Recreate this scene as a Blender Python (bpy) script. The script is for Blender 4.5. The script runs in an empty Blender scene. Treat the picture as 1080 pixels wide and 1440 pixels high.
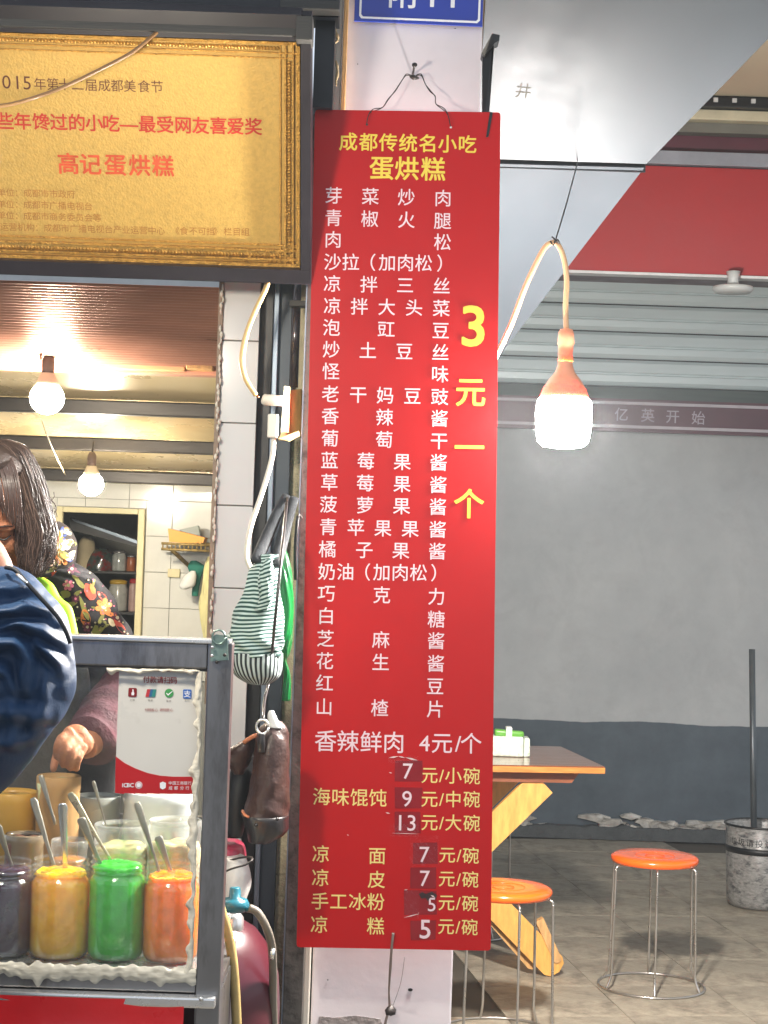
import bpy, bmesh, math, random
from mathutils import Vector, Matrix, noise
from mathutils.bvhtree import BVHTree
from mathutils.geometry import delaunay_2d_cdt
random.seed(11)
R = math.radians
sc = bpy.context.scene
COL = sc.collection

# ------------------------------------------------------------------ camera, world, exposure
CAMZ = 1.45; F = 2500.0; PITCH = R(1.49); ROLL = R(1.9)
cam = bpy.data.cameras.new('camera'); cam.sensor_fit = 'VERTICAL'; cam.sensor_height = 36
cam.lens = F / 1440 * 36; cam.clip_start = .05; cam.clip_end = 400
co = bpy.data.objects.new('camera', cam); COL.objects.link(co)
ROT = Matrix.Rotation(math.pi/2 + PITCH, 3, 'X') @ Matrix.Rotation(ROLL, 3, 'Z')
C0 = Vector((0, 0, CAMZ))
co.matrix_world = Matrix.Translation(C0) @ ROT.to_4x4()
sc.camera = co
w = bpy.data.worlds.new('World'); sc.world = w; w.use_nodes = True
bg = w.node_tree.nodes['Background']; bg.inputs[0].default_value = (.80, .88, 1.0, 1); bg.inputs[1].default_value = 1.05
sc.view_settings.view_transform = 'Standard'; sc.view_settings.look = 'None'
sc.view_settings.exposure = 0.0; sc.view_settings.gamma = 1; sc.view_settings.use_curve_mapping = False
sc.render.engine = 'CYCLES'
try:
    sc.cycles.use_denoising = True
    sc.cycles.sample_clamp_indirect = 6
    sc.cycles.max_bounces = 8; sc.cycles.transparent_max_bounces = 24
    sc.cycles.caustics_reflective = False; sc.cycles.caustics_refractive = False
except Exception: pass
BULB = 2700.0      # strength of the big lamp globes
BULB_ST = 340.0   # the stall's lamp
BULB_IN = 620.0   # strength of the two bulbs inside the shop

def ray(px, py): return ROT @ Vector((px-540, -(py-720), -F))
def P(px, py, Y):
    d = ray(px, py); return C0 + d*(Y/d.y)
def X(px, Y, py=720): return P(px, py, Y).x
def Z(px, py, Y): return P(px, py, Y).z
class Plane:
    def __init__(s, o, r, dn):
        s.o = Vector(o); s.r = Vector(r).normalized(); d = Vector(dn)
        s.n = s.r.cross(d).normalized(); s.d = s.n.cross(s.r).normalized()*1.0
        if s.d.dot(d) < 0: s.d = -s.d
        if s.n.dot(C0-s.o) < 0: s.n = -s.n
    def at(s, px, py, off=0):
        v = ray(px, py); t = (s.o + s.n*off - C0).dot(s.n)/v.dot(s.n); return C0 + v*t

# ------------------------------------------------------------------ materials
def lin(c):
    if isinstance(c, str):
        c = [int(c[i:i+2], 16)/255 for i in (0, 2, 4)]
        return tuple((x/12.92 if x <= .04045 else ((x+.055)/1.055)**2.4) for x in c)
    return tuple(c)
MATS = {}
def mat(name, col, rough=.5, metal=0, var=.15, scale=8, bump=.0, bscale=60, spot=None, spots=(.62, .7), sscale=14, coat=0, trans=0, sub=0, stretch=None, spec=.5, sscale_=.02):
    if name in MATS: return MATS[name]
    m = bpy.data.materials.new(name); m.use_nodes = True; nt = m.node_tree; N = nt.nodes; L = nt.links
    b = N['Principled BSDF']; c = lin(col)
    tc = N.new('ShaderNodeTexCoord'); src = tc.outputs['Object']
    if stretch:
        mp = N.new('ShaderNodeMapping'); mp.inputs['Scale'].default_value = stretch; L.new(src, mp.inputs[0]); src = mp.outputs[0]
    n = N.new('ShaderNodeTexNoise'); n.inputs['Scale'].default_value = scale; n.inputs['Detail'].default_value = 6; n.inputs['Roughness'].default_value = .62
    L.new(src, n.inputs['Vector'])
    mr = N.new('ShaderNodeMapRange'); mr.inputs[1].default_value = .3; mr.inputs[2].default_value = .7; mr.inputs[3].default_value = 1-var; mr.inputs[4].default_value = 1+var
    L.new(n.outputs['Fac'], mr.inputs[0])
    mx = N.new('ShaderNodeMix'); mx.data_type = 'RGBA'; mx.blend_type = 'MULTIPLY'; mx.inputs[0].default_value = 1
    mx.inputs['A'].default_value = (*c, 1); L.new(mr.outputs[0], mx.inputs['B'])
    out = mx.outputs['Result']
    if spot:
        n2 = N.new('ShaderNodeTexNoise'); n2.inputs['Scale'].default_value = sscale; n2.inputs['Detail'].default_value = 8; n2.inputs['Roughness'].default_value = .7
        L.new(src, n2.inputs['Vector'])
        r2 = N.new('ShaderNodeMapRange'); r2.inputs[1].default_value = spots[0]; r2.inputs[2].default_value = spots[1]; L.new(n2.outputs['Fac'], r2.inputs[0])
        m2 = N.new('ShaderNodeMix'); m2.data_type = 'RGBA'; m2.inputs['B'].default_value = (*lin(spot), 1)
        L.new(r2.outputs[0], m2.inputs[0]); L.new(out, m2.inputs['A']); out = m2.outputs['Result']
    L.new(out, b.inputs['Base Color'])
    b.inputs['Metallic'].default_value = metal; b.inputs['Specular IOR Level'].default_value = spec
    rr = N.new('ShaderNodeMapRange'); rr.inputs[1].default_value = .3; rr.inputs[2].default_value = .7
    rr.inputs[3].default_value = max(.02, rough*.8); rr.inputs[4].default_value = min(1, rough*1.2); L.new(n.outputs['Fac'], rr.inputs[0]); L.new(rr.outputs[0], b.inputs['Roughness'])
    if coat: b.inputs['Coat Weight'].default_value = coat; b.inputs['Coat Roughness'].default_value = .08
    if trans: b.inputs['Transmission Weight'].default_value = trans
    if sub:
        b.inputs['Subsurface Weight'].default_value = sub; b.inputs['Subsurface Scale'].default_value = sscale_; b.inputs['Subsurface Radius'].default_value = (1, .6, .4) if sub < .5 else (1, 1, 1)
    if bump:
        n3 = N.new('ShaderNodeTexNoise'); n3.inputs['Scale'].default_value = bscale; n3.inputs['Detail'].default_value = 5; L.new(src, n3.inputs['Vector'])
        bp = N.new('ShaderNodeBump'); bp.inputs['Strength'].default_value = bump; bp.inputs['Distance'].default_value = .01
        L.new(n3.outputs['Fac'], bp.inputs['Height']); L.new(bp.outputs[0], b.inputs['Normal'])
    MATS[name] = m; return m
def glow(name, col, s):
    m = bpy.data.materials.new(name); m.use_nodes = True; nt = m.node_tree
    e = nt.nodes.new('ShaderNodeEmission'); e.inputs[0].default_value = (*col, 1); e.inputs[1].default_value = s
    nt.links.new(e.outputs[0], nt.nodes['Material Output'].inputs[0]); MATS[name] = m; return m
def glass(name, tint=(1, 1, 1), f0=.06, rough=.03, milky=0.0, milk=(.8, .8, .78)):
    m = bpy.data.materials.new(name); m.use_nodes = True; nt = m.node_tree; N = nt.nodes; L = nt.links
    t = N.new('ShaderNodeBsdfTransparent'); t.inputs[0].default_value = (*tint, 1)
    g = N.new('ShaderNodeBsdfGlossy'); g.inputs['Roughness'].default_value = rough
    lw = N.new('ShaderNodeLayerWeight'); lw.inputs[0].default_value = .35
    pwr = N.new('ShaderNodeMath'); pwr.operation = 'POWER'; pwr.inputs[1].default_value = 4.5; L.new(lw.outputs['Facing'], pwr.inputs[0]); lw.inputs[0].default_value = .5
    mr = N.new('ShaderNodeMapRange'); mr.inputs[3].default_value = f0; mr.inputs[4].default_value = .6; L.new(pwr.outputs[0], mr.inputs[0])
    mx = N.new('ShaderNodeMixShader'); L.new(mr.outputs[0], mx.inputs[0]); L.new(t.outputs[0], mx.inputs[1]); L.new(g.outputs[0], mx.inputs[2])
    out = mx
    if milky:
        d = N.new('ShaderNodeBsdfDiffuse'); d.inputs[0].default_value = (*milk, 1)
        tc = N.new('ShaderNodeTexCoord'); n = N.new('ShaderNodeTexNoise'); n.inputs['Scale'].default_value = 9; n.inputs['Detail'].default_value = 9; n.inputs['Roughness'].default_value = .7
        L.new(tc.outputs['Object'], n.inputs['Vector'])
        r = N.new('ShaderNodeMapRange'); r.inputs[1].default_value = .35; r.inputs[2].default_value = .75; r.inputs[3].default_value = milky*.4; r.inputs[4].default_value = milky*1.9; L.new(n.outputs['Fac'], r.inputs[0])
        m2 = N.new('ShaderNodeMixShader'); L.new(r.outputs[0], m2.inputs[0]); L.new(mx.outputs[0], m2.inputs[1]); L.new(d.outputs[0], m2.inputs[2]); out = m2
    L.new(out.outputs[0], N['Material Output'].inputs[0]); MATS[name] = m; return m
def stripes(name, a, b, freq, skew=0.0, axis='V', rough=.8):
    m = bpy.data.materials.new(name); m.use_nodes = True; nt = m.node_tree; N = nt.nodes; L = nt.links
    uv = N.new('ShaderNodeTexCoord'); sp = N.new('ShaderNodeSeparateXYZ'); L.new(uv.outputs['UV'], sp.inputs[0])
    k = N.new('ShaderNodeMath'); k.operation = 'MULTIPLY_ADD'
    L.new(sp.outputs['X' if axis == 'V' else 'Y'], k.inputs[0]); k.inputs[1].default_value = skew; L.new(sp.outputs['Y' if axis == 'V' else 'X'], k.inputs[2])
    ns = N.new('ShaderNodeTexNoise'); ns.inputs['Scale'].default_value = 9; L.new(uv.outputs['Object'], ns.inputs['Vector'])
    ka = N.new('ShaderNodeMath'); ka.operation = 'MULTIPLY_ADD'; L.new(ns.outputs['Fac'], ka.inputs[0]); ka.inputs[1].default_value = .02; L.new(k.outputs[0], ka.inputs[2])
    f = N.new('ShaderNodeMath'); f.operation = 'MULTIPLY'; f.inputs[1].default_value = freq*math.tau; L.new(ka.outputs[0], f.inputs[0])
    s = N.new('ShaderNodeMath'); s.operation = 'SINE'; L.new(f.outputs[0], s.inputs[0])
    r = N.new('ShaderNodeMapRange'); r.inputs[1].default_value = -.25; r.inputs[2].default_value = .25; L.new(s.outputs[0], r.inputs[0])
    mx = N.new('ShaderNodeMix'); mx.data_type = 'RGBA'; L.new(r.outputs[0], mx.inputs[0]); mx.inputs['A'].default_value = (*lin(a), 1); mx.inputs['B'].default_value = (*lin(b), 1)
    bs = N['Principled BSDF']; L.new(mx.outputs['Result'], bs.inputs['Base Color']); bs.inputs['Roughness'].default_value = rough
    MATS[name] = m; return m

# ------------------------------------------------------------------ object helpers
ORG = {}
def root_loc(parent):
    p = parent
    while p is not None and p.parent is not None: p = p.parent
    return Vector(p.location) if p is not None else Vector((0, 0, 0))
def thing(name, label, cat, loc=(0, 0, 0), group=None):
    o = bpy.data.objects.new(name, None); COL.objects.link(o); o.location = loc; o.empty_display_size = .05
    o['label'] = label; o['category'] = cat
    if group: o['group'] = group
    return o
def tag(o, label=None, cat=None, group=None, kind=None):
    if label: o['label'] = label
    if cat: o['category'] = cat
    if group: o['group'] = group
    if kind: o['kind'] = kind
    return o
def obj(name, bm, m, parent=None, smooth=False, mats=None, loc=None, label=None):
    """bm is in world coordinates; shifted so that it sits under its thing's base (or at loc)."""
    me = bpy.data.meshes.new(name)
    o = bpy.data.objects.new(name, me); COL.objects.link(o)
    if parent is not None: sh = root_loc(parent); o.parent = parent
    else: sh = Vector(loc) if loc is not None else Vector((0, 0, 0)); o.location = sh
    if sh.length: bmesh.ops.translate(bm, verts=bm.verts, vec=-sh)
    bm.normal_update(); bm.to_mesh(me); bm.free()
    for mm in (mats or [m]): me.materials.append(mm)
    if smooth:
        for p in me.polygons: p.use_smooth = True
    if label: o['label'] = label
    return o
def BM(): return bmesh.new()
def add_box(bm, x0, x1, y0, y1, z0, z1, bev=0.0, mtx=None):
    vs = [bm.verts.new(Vector(p)) for p in ((x0,y0,z0),(x1,y0,z0),(x1,y1,z0),(x0,y1,z0),(x0,y0,z1),(x1,y0,z1),(x1,y1,z1),(x0,y1,z1))]
    fs = [bm.faces.new([vs[i] for i in f]) for f in ((0,3,2,1),(4,5,6,7),(0,1,5,4),(1,2,6,5),(2,3,7,6),(3,0,4,7))]
    if bev:
        es = list({e for f in fs for e in f.edges})
        r = bmesh.ops.bevel(bm, geom=es, offset=bev, segments=2, profile=.6, affect='EDGES')
    if mtx is not None:
        bmesh.ops.transform(bm, matrix=mtx, verts=[v for v in vs if v.is_valid] if not bev else bm.verts[:])
    return bm
def box(name, x0, x1, y0, y1, z0, z1, m, parent=None, bev=0.0, **k):
    return obj(name, add_box(BM(), x0, x1, y0, y1, z0, z1, bev), m, parent, **k)
def slab(bm, pts, n, t):
    """prism: polygon pts (front) pushed back along -n by t"""
    a = [bm.verts.new(Vector(p)) for p in pts]; b = [bm.verts.new(Vector(p)-n*t) for p in pts]
    k = len(pts); f = [bm.faces.new(a), bm.faces.new(b[::-1])]
    for i in range(k): f.append(bm.faces.new((a[i], b[i], b[(i+1) % k], a[(i+1) % k])))
    bmesh.ops.recalc_face_normals(bm, faces=f)
    return f
def smooth_pts(pts, n):
    pts = [Vector(p) for p in pts]
    if len(pts) < 3 or n <= 1: return pts
    out = []
    for i in range(len(pts)-1):
        p0 = pts[max(i-1, 0)]; p1 = pts[i]; p2 = pts[i+1]; p3 = pts[min(i+2, len(pts)-1)]
        for k in range(n):
            t = k/n; out.append(.5*((2*p1)+(p2-p0)*t+(2*p0-5*p1+4*p2-p3)*t*t+(3*p1-p0-3*p2+p3)*t**3))
    out.append(pts[-1]); return out
def lerp_list(a, n):
    out = []
    for i in range(n):
        t = i/(n-1)*(len(a)-1); k = min(int(t), len(a)-2); out.append(a[k]+(a[k+1]-a[k])*(t-k))
    return out
def add_tube(bm, pts, r, seg=8, sub=1, flat=1.0, up=None, caps=True):
    pts = smooth_pts(pts, sub); n = len(pts)
    rs = lerp_list(list(r), n) if isinstance(r, (list, tuple)) else [r]*n
    prev = None; rings = []
    for i, p in enumerate(pts):
        t = (pts[min(i+1, n-1)]-pts[max(i-1, 0)])
        if t.length < 1e-9: t = Vector((0, 0, 1))
        t.normalize()
        if prev is None:
            a = Vector(up) if up else (Vector((0, 0, 1)) if abs(t.z) < .9 else Vector((1, 0, 0)))
        else: a = prev
        a = (a - t*a.dot(t))
        if a.length < 1e-6: a = t.orthogonal()
        a.normalize(); b = t.cross(a); prev = a
        rings.append([bm.verts.new(p + (a*math.cos(k/seg*math.tau)*flat + b*math.sin(k/seg*math.tau))*rs[i]) for k in range(seg)])
    for i in range(n-1):
        for k in range(seg):
            bm.faces.new((rings[i][k], rings[i][(k+1) % seg], rings[i+1][(k+1) % seg], rings[i+1][k]))
    if caps:
        bm.faces.new(rings[0][::-1]); bm.faces.new(rings[-1])
    return bm
def tube(name, pts, r, m, parent=None, seg=8, sub=1, flat=1.0, up=None, **k):
    return obj(name, add_tube(BM(), pts, r, seg, sub, flat, up), m, parent, smooth=True, **k)
def add_lathe(bm, prof, c, seg=28, axis=None, capb=True, capt=True):
    c = Vector(c); M = axis.to_3x3() if axis is not None else Matrix.Identity(3)
    rings = []
    for r, z in prof: rings.append([bm.verts.new(c + M @ Vector((math.cos(k/seg*math.tau)*r, math.sin(k/seg*math.tau)*r, z))) for k in range(seg)])
    for i in range(len(rings)-1):
        for k in range(seg): bm.faces.new((rings[i][k], rings[i][(k+1) % seg], rings[i+1][(k+1) % seg], rings[i+1][k]))
    if capb: bm.faces.new(rings[0][::-1])
    if capt: bm.faces.new(rings[-1])
    return bm
def lathe(name, prof, c, m, parent=None, seg=28, **k):
    ax = k.pop('axis', None); cb = k.pop('capb', True); ct = k.pop('capt', True)
    return obj(name, add_lathe(BM(), prof, c, seg, ax, cb, ct), m, parent, smooth=True, **k)
def cushion(rows, Y, seg=36, sub=6, fold=0.0, ff=7, seed=0, power=2.0, rough=0.0, bulge=0.0, capped=True):
    """rows: (py, pxL, pxR, half depth[, Y]) -> closed soft shape with UV (u round, v down, in metres)"""
    data = []
    for r in rows:
        y = r[4] if len(r) > 4 else Y
        mid = (r[1]+r[2])/2; c = P(mid, r[0], y); data.append((c, (r[2]-r[1])/2*y/F, r[3]))
    cs = smooth_pts([d[0] for d in data], sub); n = len(cs)
    ws = smooth_pts([Vector((d[1], d[2], 0)) for d in data], sub)
    if len(data) < 3: ws = [Vector((d[1], d[2], 0)) for d in data]
    bm = BM(); uvl = bm.loops.layers.uv.new('uv'); rings = []; vv = [0]
    for i in range(1, n): vv.append(vv[-1]+(cs[i]-cs[i-1]).length)
    for i, c in enumerate(cs):
        ring = []
        for k in range(seg):
            a = k/seg*math.tau; ca, sa = math.cos(a), math.sin(a)
            ex = 2/power; x = math.copysign(abs(ca)**ex, ca); y = math.copysign(abs(sa)**ex, sa)
            f = 1 + fold*math.sin(ff*a+seed+3*math.sin(i*.35+seed))*.5
            p = Vector((x*ws[i].x*f, y*ws[i].y*f, 0))
            if rough:
                q = c+p; nn = noise.noise_vector(q*9+Vector((seed, 0, 0)))*rough + noise.noise_vector(q*28)*rough*.35; p += nn
            ring.append(bm.verts.new(c+p))
        rings.append(ring)
    for i in range(n-1):
        for k in range(seg):
            f = bm.faces.new((rings[i][k], rings[i+1][k], rings[i+1][(k+1) % seg], rings[i][(k+1) % seg]))
            uvs = ((k/seg, vv[i]), (k/seg, vv[i+1]), ((k+1)/seg, vv[i+1]), ((k+1)/seg, vv[i]))
            for l, uv in zip(f.loops, uvs): l[uvl].uv = uv
    if capped: bm.faces.new(rings[0]); bm.faces.new(rings[-1][::-1])
    bmesh.ops.recalc_face_normals(bm, faces=bm.faces[:])
    return bm
def skinned(name, verts, edges, radii, m, parent, sub=2, root=0, disp=None):
    me = bpy.data.meshes.new(name); me.from_pydata([tuple(v) for v in verts], edges, []); o = bpy.data.objects.new(name, me); COL.objects.link(o)
    md = o.modifiers.new('skin', 'SKIN'); sk = me.skin_vertices[0].data
    for i, r in enumerate(radii):
        sk[i].radius = (r, r) if not isinstance(r, tuple) else r
    sk[root].use_root = True; md.use_smooth_shade = True
    s = o.modifiers.new('sub', 'SUBSURF'); s.levels = sub; s.render_levels = sub
    dg = bpy.context.evaluated_depsgraph_get(); dg.update()
    m2 = bpy.data.meshes.new_from_object(o.evaluated_get(dg), depsgraph=dg)
    bpy.data.objects.remove(o)
    bm = BM(); bm.from_mesh(m2); bpy.data.meshes.remove(m2)
    if disp:
        bm.normal_update()
        for v in bm.verts: v.co += v.normal*disp(v.co)
    return bm

# glyphs -------------------------------------------------------------
GL = {}
def glyphs(chars, off):
    need = [c for c in dict.fromkeys(chars) if (c, off) not in GL and c != ' ']
    if not need: return
    os_ = []
    for c in need:
        cu = bpy.data.curves.new('g', 'FONT'); cu.body = c; cu.size = 1; cu.offset = off; cu.resolution_u = 3
        o = bpy.data.objects.new('g', cu); COL.objects.link(o); os_.append(o)
    bpy.context.view_layer.update(); dg = bpy.context.evaluated_depsgraph_get()
    for c, o in zip(need, os_):
        cv = o.to_curve(dg); pts, es = [], []
        for sp_ in cv.splines:
            bp_ = sp_.bezier_points; n = len(bp_); s0 = len(pts)
            if n < 2: continue
            for i in range(n):
                A, B = bp_[i], bp_[(i+1) % n]; p0, p1, p2, p3 = A.co.xy, A.handle_right.xy, B.handle_left.xy, B.co.xy
                ch_ = (p3-p0).length; dev = max(abs((p1-p0).cross(p3-p0)), abs((p2-p0).cross(p3-p0)))/max(ch_, 1e-6)
                for k in range(4 if dev > .004 else 1):
                    t = k/4; pts.append((1-t)**3*p0+3*(1-t)**2*t*p1+3*(1-t)*t*t*p2+t**3*p3)
            es += [(i, i+1) for i in range(s0, len(pts)-1)]+[(len(pts)-1, s0)]
        vs, _e, fs = delaunay_2d_cdt(pts, es, [], 0, 1e-5, False)[:3]
        seg_ = [(pts[i].x, pts[i].y, pts[j].x, pts[j].y) for i, j in es]; keep = []
        for f in fs:
            gx = sum(vs[i].x for i in f)/3; gy = sum(vs[i].y for i in f)/3; wn = 0
            for ax, ay, bx_, by_ in seg_:
                if (ay > gy) != (by_ > gy) and gx < ax+(gy-ay)/(by_-ay)*(bx_-ax): wn += 1 if by_ > ay else -1
            if wn: keep.append(f)
        fs = keep
        GL[(c, off)] = ([Vector((v.x, v.y, 0)) for v in vs], [tuple(f) for f in fs])
        o.to_curve_clear(); bpy.data.objects.remove(o)
def lettering(pl, items, off, m, parent, size, wide=1.0, lift=.0006, name='lettering', rot=0.0):
    """items: (char, px, py) centres on plane pl; size = em height in photo pixels"""
    glyphs([i[0] for i in items], 0.0); bm = BM(); up = -pl.d
    b_ = off*.62
    strikes = [(0, 0)] if off < .003 else [(0, 0), (b_, 0), (-b_, 0), (0, b_), (0, -b_)] + ([(b_*.8, b_*.8), (-b_*.8, b_*.8), (b_*.8, -b_*.8), (-b_*.8, -b_*.8)] if off > .018 else [])
    for it in items:
        c, px, py = it[:3]; s0 = it[3] if len(it) > 3 else size
        p = pl.at(px, py, lift); s = s0*p.y/F; vs, fs = GL[(c, 0.0)]
        if ord(c) < 0x2000: cx = (min(v.x for v in vs)+max(v.x for v in vs))/2
        else: cx = .5
        r = pl.r*math.cos(rot)+up*math.sin(rot); u = up*math.cos(rot)-pl.r*math.sin(rot)
        for si, (sx, sy) in enumerate(strikes):
            nv = [bm.verts.new(p + r*((v.x-cx+sx)*s*wide) + u*((v.y-.36+sy)*s) + pl.n*si*.00003) for v in vs]
            for f in fs:
                try: bm.faces.new([nv[i] for i in f])
                except ValueError: pass
    o = obj(name, bm, m, parent); o['kind'] = 'stuff'; return o

# palette
m_white = mat('white_paint', 'd3cdd2', .6, var=.08, scale=5, bump=.03, bscale=50, spot='9b938c', spots=(.68, .74), sscale=22)
m_red = mat('sign_red', 'bb0d10', .38, var=.05, scale=3, spec=.22)
m_rededge = mat('sign_edge', 'e2b4b0', .4)
m_yel = mat('print_yellow', 'f6d84a', .4, var=.04); m_pale = mat('print_pale_yellow', 'f5e08a', .4, var=.04)
m_pw = mat('print_pinkish_white', 'f4d9e0', .4, var=.04)
m_patch = mat('sticker_red', '8f0f1b', .16, var=.1, coat=.5)
m_steel = mat('steel', '8e8d8e', .33, metal=.85, var=.18, scale=6, stretch=(1, 1, .25), bump=.025, bscale=60, spot='4a4340', spots=(.5, .72), sscale=9)
m_stst = mat('bright_steel', 'd9d9d8', .26, metal=.8, var=.08)
m_chrome = mat('stool_wire', 'b9b4ad', .3, metal=.9, var=.1)
m_galv = mat('worn_galvanised', '55524e', .55, metal=.35, var=.3, scale=26, bump=.1, bscale=90, spot='2a2724', spots=(.5, .66), sscale=30)
m_navy = mat('dark_navy_paint', '10141b', .4, metal=.2, var=.25, scale=9)
m_black = mat('black_plastic', '0d0e10', .4, var=.2)
m_slate = mat('slate_panel', '3a434d', .4, metal=.3, var=.18, scale=7, stretch=(1, 1, .2))
m_alu = mat('aluminium', '7f8b98', .35, metal=.7, var=.12)
m_cream = mat('torn_cream_wall', 'd9cfae', .9, var=.18, scale=30, bump=.9, bscale=60, spot='6e5a44', spots=(.6, .68), sscale=26)
m_tile = mat('white_tile', 'd8dbd9', .14, var=.05, scale=4, coat=.3); m_grout = mat('grout', '96958f', .9)
m_wood = mat('orange_wood', 'c07a35', .4, var=.28, scale=6, stretch=(1.2, 9, 14), coat=.2, bump=.1)
m_pine = mat('pine_board', 'd9a050', .5, var=.22, scale=7, stretch=(8, 8, 1.5), bump=.15, spot='6b3d18', spots=(.7, .74), sscale=9)
m_top = mat('table_veneer', '7c4a2d', .22, var=.25, scale=5, stretch=(1.2, 10, 10), coat=.4)
m_tan = mat('tan_wood', 'c89a62', .6, var=.25, scale=9, stretch=(9, 9, 1), bump=.3)
m_cable = mat('cream_cable', 'e0c48e', .45, var=.1); m_cablew = mat('white_cable', 'e6e0cf', .45, var=.06)
m_orange = mat('orange_socket', 'ee9a72', .35, var=.06, sub=.1)
m_oplast = mat('orange_plastic', 'fc6410', .22, var=.06, scale=5, coat=.5)
m_wire = mat('dark_wire', '2b2624', .5, metal=.3)
m_blue = mat('plate_blue', '10309c', .3, var=.05, coat=.2); m_pwhite = mat('plate_white', 'e8eaee', .4, var=.03)

# ------------------------------------------------------------------ ground and floor
g = BM(); add_box(g, -30, 30, -25, 40, -.2, -.012)
tag(obj('ground', g, mat('dark_ground', '2c2a27', .9, var=.3)), kind='structure')
fl = box('floor', .06, 3.6, 4.6, 9.52, -.012, -.006, mat('floor_joint', '4e473c', .9), None); tag(fl, kind='structure')
m_floor = mat('concrete_tile', 'a59b89', .6, var=.45, scale=2.4, bump=.5, bscale=60, spot='50483c', spots=(.45, .72), sscale=4)
tb = BM(); add_box(tb, -.1987, .1987, -.1987, .1987, -.006, .0)
tile_me = bpy.data.meshes.new('floor_tile'); tb.to_mesh(tile_me); tb.free(); tile_me.materials.append(m_floor)
ang = R(8); ca, sa = math.cos(ang), math.sin(ang)
for i in range(-14, 16):
    for j in range(-4, 16):
        x = 1.01 + i*.4*ca - j*.4*sa; y = 6.0 + i*.4*sa + j*.4*ca
        if not (.22 < x < 3.1 and 5.0 < y < 9.3): continue
        if x > 2.75 or y < 5.2: continue
        o = bpy.data.objects.new('tile', tile_me); COL.objects.link(o); o.parent = fl
        o.location = (x, y, random.uniform(-.0006, .0)); o.rotation_euler = (random.uniform(-.0012, .0012), random.uniform(-.0012, .0012), ang)
box('pavement', -4, 4.2, -3, 4.99, -.012, .0, mat('pavement_concrete', '6f685c', .8, var=.25, scale=4, bump=.3), None)
tag(bpy.data.objects['pavement'], kind='structure')

# ------------------------------------------------------------------ back wall of the dining corner
m_wall = bpy.data.materials.new('two_tone_wall'); m_wall.use_nodes = True
nt = m_wall.node_tree; N = nt.nodes; L = nt.links; b = N['Principled BSDF']; tc = N.new('ShaderNodeTexCoord'); sp = N.new('ShaderNodeSeparateXYZ'); L.new(tc.outputs['Object'], sp.inputs[0])
n1 = N.new('ShaderNodeTexNoise'); n1.inputs['Scale'].default_value = 2.2; n1.inputs['Detail'].default_value = 5; L.new(tc.outputs['Object'], n1.inputs['Vector'])
k = N.new('ShaderNodeMath'); k.operation = 'MULTIPLY_ADD'; k.inputs[1].default_value = .05; L.new(n1.outputs['Fac'], k.inputs[0]); L.new(sp.outputs['Z'], k.inputs[2])
r = N.new('ShaderNodeMapRange'); r.inputs[1].default_value = Z(880, 1016, 9.54)+.025-.002; r.inputs[2].default_value = Z(880, 1016, 9.54)+.025+.002; L.new(k.outputs[0], r.inputs[0])
n2 = N.new('ShaderNodeTexNoise'); n2.inputs['Scale'].default_value = 1.6; n2.inputs['Detail'].default_value = 9; n2.inputs['Roughness'].default_value = .65; L.new(tc.outputs['Object'], n2.inputs['Vector'])
ra = N.new('ShaderNodeValToRGB'); ra.color_ramp.elements[0].position = .3; ra.color_ramp.elements[0].color = (*lin('434d55'), 1); ra.color_ramp.elements[1].position = .75; ra.color_ramp.elements[1].color = (*lin('66717a'), 1); L.new(n2.outputs['Fac'], ra.inputs[0])
rb = N.new('ShaderNodeValToRGB'); rb.color_ramp.elements[0].position = .3; rb.color_ramp.elements[0].color = (*lin('aeb1b2'), 1); rb.color_ramp.elements[1].position = .7; rb.color_ramp.elements[1].color = (*lin('c9cbca'), 1); L.new(n2.outputs['Fac'], rb.inputs[0])
mx = N.new('ShaderNodeMix'); mx.data_type = 'RGBA'; L.new(r.outputs[0], mx.inputs[0]); L.new(ra.outputs[0], mx.inputs['A']); L.new(rb.outputs[0], mx.inputs['B']); n4 = N.new('ShaderNodeTexNoise'); n4.inputs['Scale'].default_value = 3.2; n4.inputs['Detail'].default_value = 10; n4.inputs['Roughness'].default_value = .72; n4.inputs['Distortion'].default_value = .6; L.new(tc.outputs['Object'], n4.inputs['Vector'])
r4 = N.new('ShaderNodeMapRange'); r4.inputs[1].default_value = .5; r4.inputs[2].default_value = .72; r4.inputs[3].default_value = 1; r4.inputs[4].default_value = .88; L.new(n4.outputs['Fac'], r4.inputs[0])
m4 = N.new('ShaderNodeMix'); m4.data_type = 'RGBA'; m4.blend_type = 'MULTIPLY'; m4.inputs[0].default_value = 1; L.new(mx.outputs['Result'], m4.inputs['A']); L.new(r4.outputs[0], m4.inputs['B']); L.new(m4.outputs['Result'], b.inputs['Base Color'])
b.inputs['Roughness'].default_value = .75
bp = N.new('ShaderNodeBump'); bp.inputs['Strength'].default_value = .25; n3 = N.new('ShaderNodeTexNoise'); n3.inputs['Scale'].default_value = 30; n3.inputs['Detail'].default_value = 6; L.new(tc.outputs['Object'], n3.inputs['Vector']); L.new(n3.outputs['Fac'], bp.inputs['Height']); L.new(bp.outputs[0], b.inputs['Normal'])
t = thing('plaster_wall', 'grey plaster wall with dark painted lower band behind the orange stools', 'wall', (1.5, 9.54, 0))
box('wall_face', -2.5, 5.5, 9.54, 9.7, 0, 3.6, m_wall, t)
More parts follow.
